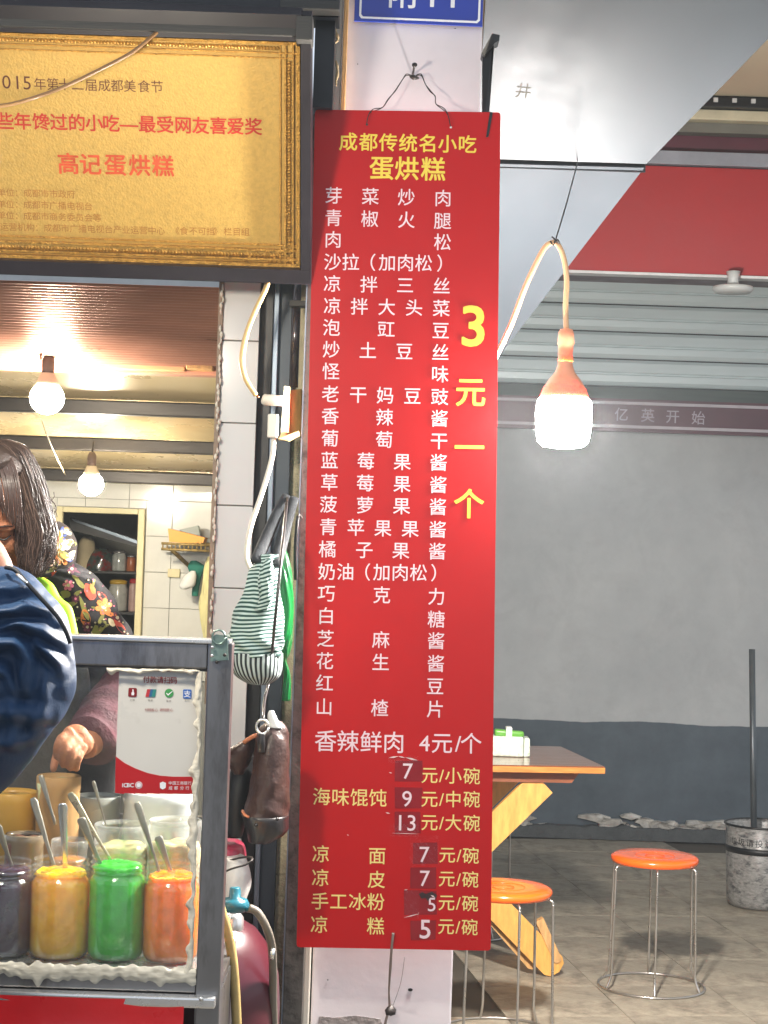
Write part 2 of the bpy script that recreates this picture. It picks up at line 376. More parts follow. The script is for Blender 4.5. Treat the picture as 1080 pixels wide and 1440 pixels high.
# broken plaster along its foot
m_plb = mat('broken_plaster', 'bdb8b0', .95, var=.35, scale=18, bump=.8, bscale=40); m_pld = mat('dark_plaster', '4b4d4d', .95, var=.3, scale=12, bump=.7)
bm = BM()
for k in range(90):
    px = random.choice((730, 865, 905, 925, 950, 985, 1000))+random.gauss(0, 22); p = P(px, 1166+(px-850)*.033+random.gauss(0, 9), 9.5); rr = random.uniform(.008, .05)
    c = [(math.cos(a)*rr*random.uniform(.6, 1.5)*1.6, math.sin(a)*rr*random.uniform(.4, 1)*.7) for a in [q/9*math.tau for q in range(9)]]
    slab(bm, [Vector((p.x+a, 9.5+random.uniform(-.02, .02), max(.012, p.z+bz))) for a, bz in c], Vector((0, -1, 0)), .035)
obj('plaster_flakes', bm, m_plb, t)['kind'] = 'stuff'
bm = BM()
pts_t = [(690+i*12, 1163+noise.noise(Vector((i*.6, 1, 0)))*9+(690+i*12-850)*.03) for i in range(34)]
for i in range(len(pts_t)-1):
    a = P(*pts_t[i], 9.42); c2 = P(*pts_t[i+1], 9.42)
    slab(bm, [Vector((a.x, 9.43, .004)), Vector((c2.x, 9.43, .004)), Vector((c2.x, 9.46, c2.z*.9)), Vector((a.x, 9.46, a.z*.9))], Vector((0, -1, 0)), .07)
obj('rough_render_base', bm, m_pld, t)

# ------------------------------------------------------------------ roller shutter, beam
m_shut = mat('shutter_paint', 'bcc9cb', .45, metal=.1, var=.12, scale=3, stretch=(.3, 1, 3))
zt = Z(880, 352, 8.6); zb = Z(880, 546, 8.6)
t = thing('roller_shutter', 'half lowered grey roller shutter above the maroon beam with white characters', 'shutter', (1.2, 8.6, zb))
pit = 38.6*8.6/F; nsl = 6
sb = BM(); prof = [(0, 0), (-.006, .004), (-.014, .02), (-.016, pit*.38), (-.009, pit*.42), (-.009, pit*.46), (-.016, pit*.5), (-.014, pit-.022), (-.003, pit-.007), (0, pit-.006)]
v0 = [sb.verts.new((-1.7, y, z)) for y, z in prof]; v1 = [sb.verts.new((3.2, y, z)) for y, z in prof]
for i in range(len(prof)-1): sb.faces.new((v0[i], v1[i], v1[i+1], v0[i+1]))
sb.faces.new((v0[0], v0[-1], v1[-1], v1[0])); bmesh.ops.recalc_face_normals(sb, faces=sb.faces[:])
sme = bpy.data.meshes.new('slat'); sb.to_mesh(sme); sb.free(); sme.materials.append(m_shut)
for i in range(nsl):
    o = bpy.data.objects.new('slat', sme); COL.objects.link(o); o.parent = t; o.location = (0, 0, i*pit+.01)
box('backing', -1.7+1.2, 4.4, 8.604, 8.64, zb, zb+nsl*pit, m_black, t)
box('bottom_rail', -.5, 4.4, 8.55, 8.6, Z(880, 566, 8.6), zb, mat('rail_green_grey', '47514f', .6, metal=.2, var=.3, scale=6, stretch=(.5, 1, 4)), t, .003)
t = thing('lintel_beam', 'maroon beam with white edge lines and four white characters under the shutter', 'beam', (1.2, 8.5, Z(880, 606, 8.55)))
z0, z1 = Z(880, 607, 8.5), Z(880, 561, 8.5)
m_maroon = mat('maroon_board', '4a2430', .4, var=.15); m_line = mat('pale_line', 'a9a3aa', .5)
box('board', -.5, 4.4, 8.5, 8.54, z0, z1, m_maroon, t)
for zz in (Z(880, 567, 8.5), Z(880, 600, 8.5)): box('edge_line', -.5, 4.4, 8.492, 8.499, zz-.007, zz+.007, m_line, t)
pl = Plane((0, 8.5, z0), (1, 0, 0), (0, 0, -1))
lettering(pl, [('亿', 874, 583), ('英', 911, 584.5), ('开', 946, 586), ('始', 982, 588)], .012, mat('faded_white', '9a929c', .6), t, 20)
# soffit side: cream strips, maroon fabric sign, ceiling
YS = 7.5
def zs(y): return Z(1000, y, YS)
t = thing('fabric_sign', 'blank red fabric sign band stretched above the roller shutter', 'sign', (1.5, YS, zs(388)))
m_redf = mat('red_fabric', 'a32427', .6, var=.1, scale=2, bump=.25, bscale=8)
bm = BM(); nx, nz = 60, 12; gv = []
for i in range(nx+1):
    row = []
    for j in range(nz+1):
        x = .2+3.6*i/nx; z = zs(387)+(zs(236)-zs(387))*j/nz
        row.append(bm.verts.new((x, YS+.012*noise.noise(Vector((x*1.3+z, 0, z*2.2)))-.01*math.sin(j/nz*math.pi), z)))
    gv.append(row)
for i in range(nx):
    for j in range(nz): bm.faces.new((gv[i][j], gv[i+1][j], gv[i+1][j+1], gv[i][j+1]))
obj('fabric', bm, m_redf, t, smooth=True)
box('sign_box', .2, 3.8, YS+.03, YS+.3, zs(386), zs(233), m_maroon, t)
box('bottom_batten', .2, 3.8, YS-.02, YS+.05, zs(391), zs(387), mat('white_batten', 'd6d6d8', .4), t, .002)
t = thing('canopy_cornice', 'layered cream, grey and maroon cornice above the red fabric sign', 'cornice', (1.5, YS, zs(240)))
box('grey_ledge', .2, 3.8, YS-.02, YS+.3, zs(234), zs(215), mat('blue_grey_ledge', '8a8e99', .5, var=.15), t, .004)
box('maroon_band', .2, 3.8, YS+.06, YS+.3, zs(214.6), zs(187), mat('maroon_band', '582a36', .5), t)
box('dark_band', .2, 3.8, YS+.0, YS+.3, zs(186.6), zs(173), mat('olive_grey', '6c6b63', .6), t)
box('cream_moulding', .2, 3.8, YS-.05, YS+.3, zs(172.6), zs(158), mat('cream_paint', 'c5bda2', .5), t, .006)
t = thing('slotted_rail', 'black rail with a row of white clips above the cream moulding', 'rail', (1.5, YS-.08, zs(158)))
box('rail_body', .2, 3.8, YS-.09, YS+.2, zs(157.4), zs(142), m_black, t, .004)
for k in range(14):
    x0 = X(997+k*26.3, YS)-.6; box('clip', x0, x0+.019, YS-.1, YS-.086, zs(151.5), zs(145.5), mat('clip_white', 'c9cccd', .4), t, .002)
box('porch_ceiling', .25, 4.2, 3.2, 8.6, zs(141), zs(141)+.06, mat('cream_ceiling', 'cfc5ab', .7, var=.05, scale=2), None)
tag(bpy.data.objects['porch_ceiling'], 'cream painted ceiling above the black slotted rail', 'ceiling')
t = thing('disc_sensor', 'white disc shaped sensor hanging on a short neck below the red fabric sign', 'sensor', P(1031, 392, 7.4))
p = P(1031, 392, 7.4); mw = mat('white_plastic', 'c4c8c8', .35, var=.05)
lathe('neck', [(.025, -.03), (.022, 0), (.03, .03)], p, mw, t)
lathe('disc', [(.02, -.062), (.075, -.058), (.086, -.045), (.082, -.034), (.04, -.026), (.02, -.024)], p, mw, t)

# partition between shop and dining corner
t = tag(box('partition_wall', -.06, .05, 4.45, 9.5, 0, 3.4, mat('plain_wall', '7c7a76', .8), None), 'plain wall dividing the food stall from the stool corner behind the white pillar', 'wall')

# ------------------------------------------------------------------ white pillar
YP = 4.07; xl = X(461, YP); xr = X(657, YP)
t = thing('pillar', 'white painted pillar carrying the red menu board and blue number plate', 'pillar', ((xl+xr)/2, YP, 0))
box('shaft', xl, xr, YP, YP+.36, 0, 3.1, m_white, t, .004)
box('corner_trim', X(449, YP-.01), X(458.5, YP-.01), YP-.012, YP+.03, 0, 3.1, mat('cream_trim', 'cfc8bb', .5, var=.15, stretch=(1, 1, .1)), t, .003)
box('wood_strip', X(459.3, YP-.02), X(466, YP-.02), YP-.02, YP-.003, 2.0, 3.1, m_tan, t, .002)
bm = BM()
for (px, py, rr) in ((577, 1392, .0038), (461, 1378, .0012), (503, 90, .001), (640, 40, .001)):
    p = P(px, py, YP-.0015); slab(bm, [p+Vector((math.cos(a)*rr*1.5, 0, math.sin(a)*rr)) for a in [q/8*math.tau for q in range(8)]], Vector((0, -1, 0)), .001)
obj('stain', bm, m_black, t)['kind'] = 'stuff'
bm = BM(); p = P(492, 1434, YP-.0012)
slab(bm, [P(x, y, YP-.0012) for x, y in ((449, 1429), (470, 1431), (500, 1428), (535, 1433), (540, 1450), (446, 1450))], Vector((0, -1, 0)), .001)
obj('old_tape', bm, mat('dirty_tape', '8d8684', .7, var=.3, scale=40, bump=.4), t)
# blue number plate
t = thing('number_plate', 'blue enamel house number plate with white border at the top of the white pillar', 'sign', P(590, 10, YP-.01))
pl = Plane(P(500, 30, YP-.012), P(678, 36, YP-.012)-P(500, 30, YP-.012), P(676, 90, YP-.012)-P(678, 36, YP-.012))
def q(pl, pts, off=0): return [pl.at(x, y, off) for x, y in pts]
bm = BM(); slab(bm, q(pl, ((498, 29), (678.5, 37), (681, -60), (501, -68))), pl.n, .006); obj('plate', bm, m_blue, t)
bm = BM(); o1 = [(505, 22), (508, 25.5), (671, 32.5), (675, 29), (678, -50), (508, -58)]; i1 = [(508, 20), (510.5, 23), (669.5, 29.5), (672, 27), (675, -47), (511, -55)]
for i in range(6):
    a, c2 = o1[i], o1[(i+1) % 6]; d, e = i1[(i+1) % 6], i1[i]
    slab(bm, q(pl, (a, c2, d, e), .0008), pl.n, .0006)
obj('border', bm, m_pwhite, t)
lettering(pl, [('附', 567, -9), ('1', 608, -7), ('1', 637, -6), ('号', 665, -40)], .02, m_pwhite, t, 46)

# ------------------------------------------------------------------ steel post left of the board
YT = 4.02
t = thing('steel_post', 'dark worn steel post with glue marks beside the red menu board', 'post', (X(435, YT), YT, 0))
box('post_shaft', X(421.5, YT), X(449, YT), YT, YT+.14, 0, 3.1, m_galv, t, .002)
box('lit_edge', X(419.8, YT), X(421.3, YT), YT-.002, YT+.12, 0, 3.1, m_alu, t)  # brighter metal strip stands in for the post's edge catching light
bm = BM()
for x0, y0, h in ((458, 62, 32), (453, 105, 20), (473, 32, 30), (474, 85, 36)):
    pts = [P(x0+random.uniform(-3, 3), y0+i*h/5, YT-.003) for i in range(6)]; add_tube(bm, pts, [.002, .004, .003, .005, .003, .0015], 6, 3, flat=.4, up=(0, 1, 0))
obj('glue_mark', bm, mat('old_glue', 'b79f78', .7, var=.3, scale=60), t, smooth=True)['kind'] = 'stuff'

# ------------------------------------------------------------------ main red menu board
TL, TR, BR, BL = P(443, 154, 3.975), P(704, 158, 3.975), P(690, 1337, 3.935), P(417, 1332, 3.935)
t = thing('menu_board', 'tall red menu board with yellow and white characters hung on wire from the white pillar', 'menu board', (TL+TR+BR+BL)/4)
pl = Plane((TL+BL)/2, (TR-TL)+(BR-BL), (BL-TL)+(BR-TR)); PB = pl
def rounded(c, rad=5):
    out = []
    for i in range(4):
        p = Vector(c[i]); a = (Vector(c[i-1])-p).normalized(); b2 = (Vector(c[(i+1) % 4])-p).normalized()
        for k in range(5):
            s = k/4; out.append(p + a*rad*(1-s)**2 + b2*rad*s**2)
    return [tuple(v) for v in out]
bm = BM(); fs = slab(bm, q(pl, rounded([(443, 154), (704, 158), (690, 1337), (417, 1332)])), pl.n, .004)
for f in fs[2:]: f.material_index = 1
obj('panel', bm, None, t, mats=[m_red, m_rededge])
def row(s, xs, y0, y1):
    chs = [c for c in s if c != ' ']; x0, x1 = xs[0], xs[-1]
    return [(c, x, y0+(y1-y0)*(x-x0)/max(1, x1-x0)) for c, x in zip(chs, xs)]
def z5(s, xs, y0, y1): return row(s, [430+x/3.514 for x in xs], 150+y0/3.512, 150+y1/3.512)
def z6(s, xs, y0, y1): return row(s, [420+x/3.131 for x in xs], 540+y0/3.131, 540+y1/3.131)
def z7(s, xs, y0, y1): return row(s, [410+x/3.13 for x in xs], 980+y0/3.13, 980+y1/3.13)
WH = .009
for rr_ in (z5('芽菜炒肉', (138, 319, 497, 678), 440, 453), z5('青椒火腿', (137, 316, 497, 676), 550, 565), z5('肉松', (135, 676), 657, 670),
        z5('沙拉（加肉松）', (132, 222, 303, 403, 493, 583, 690), 768, 775), z5('凉拌三丝', (131, 312, 491, 671), 875, 887),
        z5('凉拌大头菜', (131, 265, 400, 535, 670), 985, 997), z5('泡豇豆', (127, 398, 667), 1092, 1107), z5('炒土豆丝', (126, 307, 487, 665), 1200, 1215),
        z5('怪味', (124, 663), 1308, 1322), z6('老干妈豆豉', (140, 262, 381, 501, 621), 45, 57), z6('香辣酱', (139, 378, 620), 142, 153),
        z6('葡萄干', (138, 377, 618), 240, 252), z6('蓝莓果酱', (136, 296, 456, 616), 337, 347), z6('草莓果酱', (135, 293, 455, 615), 434, 445),
        z6('菠萝果酱', (131, 292, 453, 613), 531, 542), z6('青苹果果酱', (130, 252, 371, 491, 612), 630, 642), z6('橘子果酱', (127, 289, 450, 610), 728, 738),
        z6('奶油（加肉松）', (124, 206, 278, 366, 447, 528, 620), 827, 833), z6('巧克力', (122, 366, 607), 923, 937), z6('白糖', (121, 606), 1022, 1037),
        z6('芝麻酱', (118, 362, 605), 1122, 1132), z6('花生酱', (115, 361, 604), 1220, 1232), z6('红豆', (114, 601), 1318, 1332), z7('山楂片', (143, 388, 633), 45, 55)):
    lettering(pl, rr_, WH, m_pw, t, 25.5)
lettering(pl, z7('香辣鲜肉', (150, 248, 350, 450), 195, 202), WH, m_pw, t, 32)
lettering(pl, z7('4元/个', (585, 662, 733, 790), 203, 206), WH, m_pw, t, 31)
lettering(pl, z5('成都传统名小吃', (210, 310, 408, 506, 605, 700, 798), 174, 187), .024, m_yel, t, 27)
lettering(pl, z5('蛋烘糕', (375, 500, 630), 304, 310), .026, m_yel, t, 35.5)
lettering(pl, [('3', 665.6, 457, 80)], .028, m_yel, t, 80, wide=1.02)
lettering(pl, [('元', 661.7, 551.5, 44), ('一', 660, 630, 44), ('个', 659.5, 709, 44)], .024, m_yel, t, 44)
for s, ys in (('小', (345, 350)), ('中', (450, 452)), ('大', (553, 557))):
    lettering(pl, z7('元/'+s+'碗', (607, 660, 712, 793), *ys), WH, m_pale, t, 24.5)
lettering(pl, z7('海味馄饨', (132, 215, 298, 380), 440, 446), WH, m_pale, t, 26)
for s, xs, ys in (('凉面', (129, 377), (692, 700)), ('凉皮', (127, 374), (797, 805)), ('手工冰粉', (125, 207, 290, 371), (900, 903)), ('凉糕', (122, 370), (1003, 1010))):
    lettering(pl, z7(s, xs, *ys), WH, m_pale, t, 25.5)
for x0, y in ((685, 698), (683, 803), (682, 908), (680, 1013)):
    lettering(pl, z7('元/碗', (x0, x0+52, x0+104), y-2, y+2), WH, m_pale, t, 24)
def patch(x0, y0, x1, y1):
    c = [(410+x0/3.13, 980+y0/3.13), (410+x1/3.13, 980+y0/3.13), (410+x1/3.13, 980+y1/3.13), (410+x0/3.13, 980+y1/3.13)]
    bm = BM(); slab(bm, q(pl, [(x+random.uniform(-1, 1)-(y-1150)*.012, y+random.uniform(-.8, .8)) for x, y in c], .0008), pl.n, .0006)
    return obj('price_sticker', bm, m_patch, t)
patch(452, 280, 575, 372); patch(455, 398, 572, 490); patch(455, 505, 568, 600); patch(535, 640, 645, 735); patch(528, 750, 640, 842); patch(500, 852, 642, 960); patch(530, 985, 640, 1070)
lettering(pl, [('7', 410+512/3.13, 980+325/3.13)], .004, m_pw, t, 31, lift=.0018)
lettering(pl, [('9', 410+508/3.13, 980+447/3.13)], .004, m_pw, t, 31, lift=.0018)
lettering(pl, [('1', 410+478/3.13, 980+552/3.13), ('3', 410+528/3.13, 980+553/3.13)], .004, m_pw, t, 31, lift=.0018)
lettering(pl, [('7', 410+585/3.13, 980+692/3.13)], .004, m_pw, t, 31, lift=.0018)
lettering(pl, [('7', 410+587/3.13, 980+797/3.13)], .004, m_pw, t, 31, lift=.0018)
lettering(pl, [('5', 410+617/3.13, 980+912/3.13)], .004, m_pw, t, 27, lift=.0018)
lettering(pl, [('5', 410+588/3.13, 980+1020/3.13)], .014, m_pw, t, 37, lift=.0018)
# crumpled clear tape round the stickers, torn hole
m_tape = glass('clear_tape', f0=.025, rough=.15)
def crinkle(name, poly, m, off=.001):
    bm = BM(); vs = []
    (x0, y0), (x1, y1) = poly; nx, ny = 14, 8
    for j in range(ny+1):
        vs.append([bm.verts.new(pl.at(410+(x0+(x1-x0)*i/nx)/3.13, 980+(y0+(y1-y0)*j/ny)/3.13, off+.0012*(1+noise.noise(Vector((i*.9, j*1.1, x0)))))) for i in range(nx+1)])
    for j in range(ny):
        for i in range(nx): bm.faces.new((vs[j][i], vs[j+1][i], vs[j+1][i+1], vs[j][i+1]))
    return obj(name, bm, m, t)
crinkle('tape', ((425, 262), (560, 290)), m_tape, .002); crinkle('tape', ((430, 560), (560, 615)), m_tape, .002); crinkle('tape', ((495, 850), (560, 975)), m_tape, .002); crinkle('tape', ((520, 610), (650, 745)), m_tape, .002)
bm = BM()
for (x0, y0, x1, y1, wd) in ((428, 268, 470, 262, 7), (470, 262, 500, 268, 5), (500, 266, 556, 280, 8), (428, 332, 443, 336, 5), (414, 509, 434, 514, 6), (495, 850, 512, 848, 4), (494, 972, 560, 955, 4), (440, 600, 560, 603, 2), (244, 605, 252, 611, 4), (612, 872, 632, 884, 7)):
    a = Vector((x1-x0, y1-y0)).normalized(); nn = Vector((-a.y, a.x))*wd/2
    c = [(x0, y0), (x0+(x1-x0)*.5+nn.x, y0+(y1-y0)*.5+nn.y), (x1, y1), (x0+(x1-x0)*.5-nn.x, y0+(y1-y0)*.5-nn.y)]
    slab(bm, [pl.at(410+x/3.13, 980+y/3.13, .0042) for x, y in c], pl.n, .001)
obj('tape_crease', bm, mat('tape_crease', 'e9cfcf', .2), t)['kind'] = 'stuff'
bm = BM(); c = [(560, 868), (575, 860), (592, 868), (618, 858), (640, 872), (636, 885), (612, 880), (600, 900), (590, 884), (572, 888)]
slab(bm, [pl.at(410+x/3.13, 980+y/3.13, .003) for x, y in c], pl.n, .001); obj('torn_mark', bm, mat('grime', '2e1518', .6), t)

# hanging wire, nails
t = thing('hanging_wire', 'twisted dark wire looped over a nail and through two holes of the red menu board', 'wire', P(582, 108, YP))
def pw(l, dy=0): return [P(x, y, Y) for x, y, Y in l]
bm = BM(); 
for sgn in (0, 1):
    add_tube(bm, pw([(582, 108, 4.035), (572, 104+sgn*2, 4.03), (566, 112, 4.03), (556, 127+sgn, 4.02), (546, 140-sgn, 4.01), (538, 151, 4.0), (526, 153+sgn*3, 3.985), (519, 160, 3.965), (515.5, 174, 3.962)]), .0011, 6, 4)
    add_tube(bm, pw([(582, 108, 4.035), (592, 104+sgn*2, 4.03), (598, 118, 4.03), (605, 127+sgn*2, 4.02), (612, 136-sgn, 4.01), (613, 146, 4.0), (624, 152+sgn*3, 3.985), (630, 162, 3.965), (633.5, 178, 3.962)]), .0011, 6, 4)
for k in range(5):
    for base in ((566, 112), (556, 128), (545, 142), (600, 118), (609, 134)):
        pass
obj('loop', bm, m_wire, t, smooth=True)
t2 = thing('nail', 'bent dark nail in the white pillar holding the wire loop above the menu board', 'nail', P(582, 98, YP))
a = P(580, 108, YP+.01); hd = P(583, 91, 4.0)
tube('shank', [a, a.lerp(hd, .5), hd], [.003, .0025, .003], m_wire, t2); lathe('nail_head', [(.001, -.003), (.006, -.002), (.006, .001), (.002, .003)], hd, m_wire, t2, axis=Matrix.Rotation(R(60), 4, 'X'))
tube('rag', [P(577, 107, 4.04), P(582, 109, 4.035), P(588, 110, 4.045)], [.003, .006, .003], m_wire, t2, sub=3)
for (x, y) in ((516, 175), (634, 179), (553, 1313)):
    o = lathe('wire_hole', [(.0001, .0), (.0022, .0004), (.0026, 0)], pl.at(x, y, .0015), m_stst if x > 600 else m_black, None, axis=Matrix.Rotation(R(90), 4, 'X'), seg=14, capb=False)
    bo = bpy.data.objects['menu_board']; o.parent = bo; o.location = -bo.location
t = thing('tie_wire', 'loose grey wire running from the foot of the red menu board down the white pillar', 'wire', P(550, 1340, 4.0))
tube('strand', pw([(553, 1312, 3.93), (551, 1330, 3.932), (549, 1360, 3.96), (547, 1395, 4.03), (548, 1418, 4.05), (544, 1430, 4.05), (538, 1455, 4.05)]), [.003, .0026, .0032, .002, .0035, .003, .003], mat('grey_cord', '7d706a', .7), t, sub=4)
tube('thin_strand', pw([(569, 1346, 4.05), (564, 1380, 4.055), (556, 1405, 4.055), (550, 1420, 4.05)]), .0005, m_wire, t, sub=4)
bm = BM(); add_lathe(bm, [(.002, -.012), (.011, -.008), (.013, 0), (.009, .007), (.003, .012)], P(549, 1421, 4.05), 10)
for v in bm.verts: v.co += noise.noise_vector(v.co*180)*.004
obj('knot', bm, m_wire, t, smooth=True)

# black bracket beside the board
t = thing('bracket', 'black steel angle bracket sticking up beside the top corner of the red menu board', 'bracket', P(688, 120, 4.0))
bm = BM(); a = [P(678.5, 78, 4.0), P(694, 50, 3.98), P(694.5, 72, 3.98), P(688, 160, 4.0), P(688, 200, 4.0), P(678, 200, 4.0)]
slab(bm, a, Vector((0, -1, 0)), .02); obj('plate', bm, m_black, t)
bm = BM(); slab(bm, [P(677, 75, 3.99), P(692, 47, 3.97), P(703, 49, 3.97), P(702, 57, 3.97), P(696, 60, 3.97), P(681, 80, 3.99)], Vector((0, -1, 0)), .05); obj('arm', bm, m_black, t)
bm = BM(); slab(bm, q(pl, ((689, 157), (693, 158), (687, 192), (683.5, 193), (686, 175)), .003), pl.n, .002); obj('hook', bm, m_black, t)

# ------------------------------------------------------------------ folded metal canopy sheets
m_sheet = mat('canopy_sheet', '3a4046', .5, metal=.15, var=.06, scale=3, bump=.06, bscale=5, spot='8c8679', spots=(.72, .76), sscale=9)
xp = xr+.004
t = thing('metal_canopy', 'folded pale grey metal canopy sheet with a dark seam right of the menu board', 'canopy', (xp+.3, 4.3, 2.4))
sl, sr = P(690, 223.5, 4.35), P(909, 230.5, 4.35); sl.x = xp; 
tr, tl = P(1158, -25, 4.0), P(1158, -25, 4.0); tl.x = xp
bm = BM(); nn = Vector((0, -.75, -.6)).normalized(); slab(bm, [tl, tr, sr, sl], nn, .006); obj('upper_sheet', bm, m_sheet, t)
dz = Vector((0, .004, -.011)); br = P(702, 501, 5.0); bl = Vector((xp, br.y, br.z)); br.x = max(br.x, xp+.005)
bm = BM(); slab(bm, [sl+dz, P(906, 236, 4.354)*1.0, br, bl], Vector((0, -.8, -.5)).normalized(), .006); obj('lower_sheet', bm, m_sheet, t)
bm = BM(); slab(bm, [sl+Vector((0, .012, .006)), sr+Vector((0, .012, .004)), sr+Vector((0, .012, -.018)), sl+Vector((0, .012, -.018))], Vector((0, -1, 0)), .006); obj('seam', bm, m_black, t)
# faded character 
plc = Plane(sl, sr-sl, sl-tl)
lettering(plc, [('井', 736, 128)], .0, mat('faded_brown', '38362f', .7), t, 25, rot=R(-3))

# ------------------------------------------------------------------ lamps
m_glow = glow('lamp_globe', (1.0, .95, .88), BULB); m_glow_st = glow('stall_lamp_globe', (1.0, .90, .74), BULB_ST); m_glow_in = glow('bulb_globe', (1.0, .88, .70), BULB_IN)
def big_lamp(label, top, s=1.0, gm=None):
    """top: the socket's cable entry"""
    t = thing('lamp', label, 'lamp', top)
    T = Vector(top)
    prof = lambda L_: [(r_*s, -z_*s) for r_, z_ in L_]
    lathe('socket', prof([(.006, .0), (.014, .002), (.0175, .01), (.019, .035), (.017, .038), (.0165, .06), (.017, .075)]), T, m_orange, t)
    lathe('housing', prof([(.0165, .072), (.0175, .085), (.023, .1), (.035, .115), (.048, .135), (.055, .155), (.057, .162), (.055, .162)]), T, m_orange, t)
    lathe('globe', prof([(.0575, .161), (.061, .17), (.0625, .2), (.061, .235), (.056, .256), (.045, .266), (.02, .27), (.001, .271)]), T, gm or m_glow, t, seg=32)
    return t
YB = 3.995
top = P(796.5, 462, YB)
big_lamp('glowing big lamp with orange housing on a looped cream cable right of the menu board', top)
t = thing('lamp_cable', 'cream cable looped over a black string and carrying the big orange lamp', 'cable', P(780, 338, YB))
tube('cable', pw([(796.5, 464, YB), (795.5, 430, YB), (797, 395, YB), (794, 368, YB), (788, 350, YB), (780, 341, YB+.005), (768, 346, YB+.003), (756, 366, 4.0), (738, 405, 4.005), (722, 448, 4.015), (708, 480, 4.03), (698, 500, 4.04), (690, 520, 4.05)]), .0062, mat('peach_cable', 'e9b98a', .4), t, sub=5, seg=10)
t = thing('string', 'thin black string tied from the canopy seam to the cable loop of the big lamp', 'string', P(780, 338, YB))
tube('cord', [P(812, 229, 4.345), P(797, 285, 4.16), P(782, 335, YB)], .0016, m_black, t, sub=3)
tube('knot', [P(774, 339, YB-.006), P(778, 345, YB-.008), P(782, 336, YB-.008), P(787, 342, YB-.006), P(776, 333, YB)], .002, m_black, t, sub=3)
# its twin over the stall, above the left edge of the view
top2 = Vector((-.66, 2.6, 2.27))
big_lamp('glowing big lamp with orange housing over the food stall, beside the gold plaque', top2, gm=m_glow_st)
t = thing('stall_lamp_cable', 'tan cable drooping across the top of the gold plaque to the stall lamp', 'cable', P(222, 43, 3.7))
tube('cable', pw([(224, 42, 3.72), (215, 50, 3.7), (185, 74, 3.66), (140, 98, 3.63), (90, 122, 3.6), (40, 140, 3.57), (0, 149, 3.45), (-60, 150, 3.2)])+[Vector((-.68, 2.78, 2.26)), Vector((-.665, 2.65, 2.3)), top2], .0042, mat('tan_cable', '75552f', .45), t, sub=5)

# ------------------------------------------------------------------ plaque
tr_, br_ = P(393, 83.5, 3.76), P(393, 344, 3.95)
PL = Plane(tr_, (1, 0, 0), br_-tr_)
t = thing('plaque', 'gold award plaque with red characters in a dark housing above the stall window', 'plaque', tr_)
m_gold = mat('gold_foil', 'cfa858', .48, metal=.3, var=.12, scale=90, bump=.15, bscale=200)
m_goldm = mat('gold_moulding', 'cf9c48', .38, metal=.55, var=.3, scale=60, bump=.5, bscale=220)
m_hous = mat('dark_purple_housing', '17111a', .4, var=.2)
def plq(pts, off, th, m, name, par=None):
    bm = BM(); slab(bm, q(PL, pts, off), PL.n, th); return obj(name, bm, m, par or t)
def hy(x, yr): return yr-(393-x)*math.tan(ROLL)     # a level line on the plaque that passes (393, yr)
LX = -420
plq([(LX, hy(LX, 58)), (423, hy(423, 58)), (423, hy(423, 378)), (LX, hy(LX, 378))], 0, .004, m_gold, 'gold_sheet')
# mouldings
def strip_h(y0, y1, off, name, m): plq([(LX, hy(LX, y0)), (421, hy(421, y0)), (421, hy(421, y1)), (LX, hy(LX, y1))], off, off+.003, m, name)
def strip_v(x0, x1, off, name, m, y0=60, y1=376): plq([(x0, hy(x0, y0)), (x1, hy(x1, y0)), (x1, hy(x1, y1)), (x0, hy(x0, y1))], off, off+.003, m, name)
strip_h(344, 346, .005, 'moulding', m_goldm); strip_h(351, 354, .008, 'moulding', m_goldm); strip_h(364, 366.5, .010, 'moulding', m_goldm); strip_h(371, 377, .012, 'moulding', m_goldm)
strip_h(81, 83, .005, 'moulding', m_goldm); strip_h(74, 76, .008, 'moulding', m_goldm); strip_h(59, 63, .011, 'moulding', m_goldm)
strip_v(393, 395, .0052, 'moulding', m_goldm); strip_v(400, 402.5, .0082, 'moulding', m_goldm); strip_v(411, 413, .0102, 'moulding', m_goldm); strip_v(417, 421.5, .0122, 'moulding', m_goldm)
bm = BM()
def bead(x, y, rx, ry, rot=0):
    c = PL.at(x, y, .004); s = 3.9/F; a = PL.r*math.cos(rot)-PL.d*math.sin(rot); b2 = PL.r*math.sin(rot)+PL.d*math.cos(rot)
    ring = [[bm.verts.new(c + a*rx*s*f*math.cos(k/6*math.tau) + b2*ry*s*f*math.sin(k/6*math.tau) + PL.n*h) for k in range(6)] for f, h in ((1, 0), (.7, .003))]
    for k in range(6): bm.faces.new((ring[0][k], ring[0][(k+1) % 6], ring[1][(k+1) % 6], ring[1][k]))
    bm.faces.new(ring[1])
x = -120
while x < 392: bead(x, hy(x, 359), 2.6, 3.8, .5); bead(x, hy(x, 68), 2.6, 3.4, .5); x += 4.6
y = 88
while y < 345: bead(406.5, y, 3.4, 2.4, .5); y += 4.4
for k in range(46):
    u = random.uniform(0, 1)**1.6; a = random.choice((0, 1))
    xx, yy = (412-u*70, 360+random.uniform(-9, 9)*(1-u*.5)) if a else (406+random.uniform(-8, 8)*(1-u*.5), 366-u*70)
    bead(xx, yy, random.uniform(2, 5), random.uniform(1.5, 3), random.uniform(0, 3))
obj('ornament', bm, m_goldm, t, smooth=True)['kind'] = 'stuff'
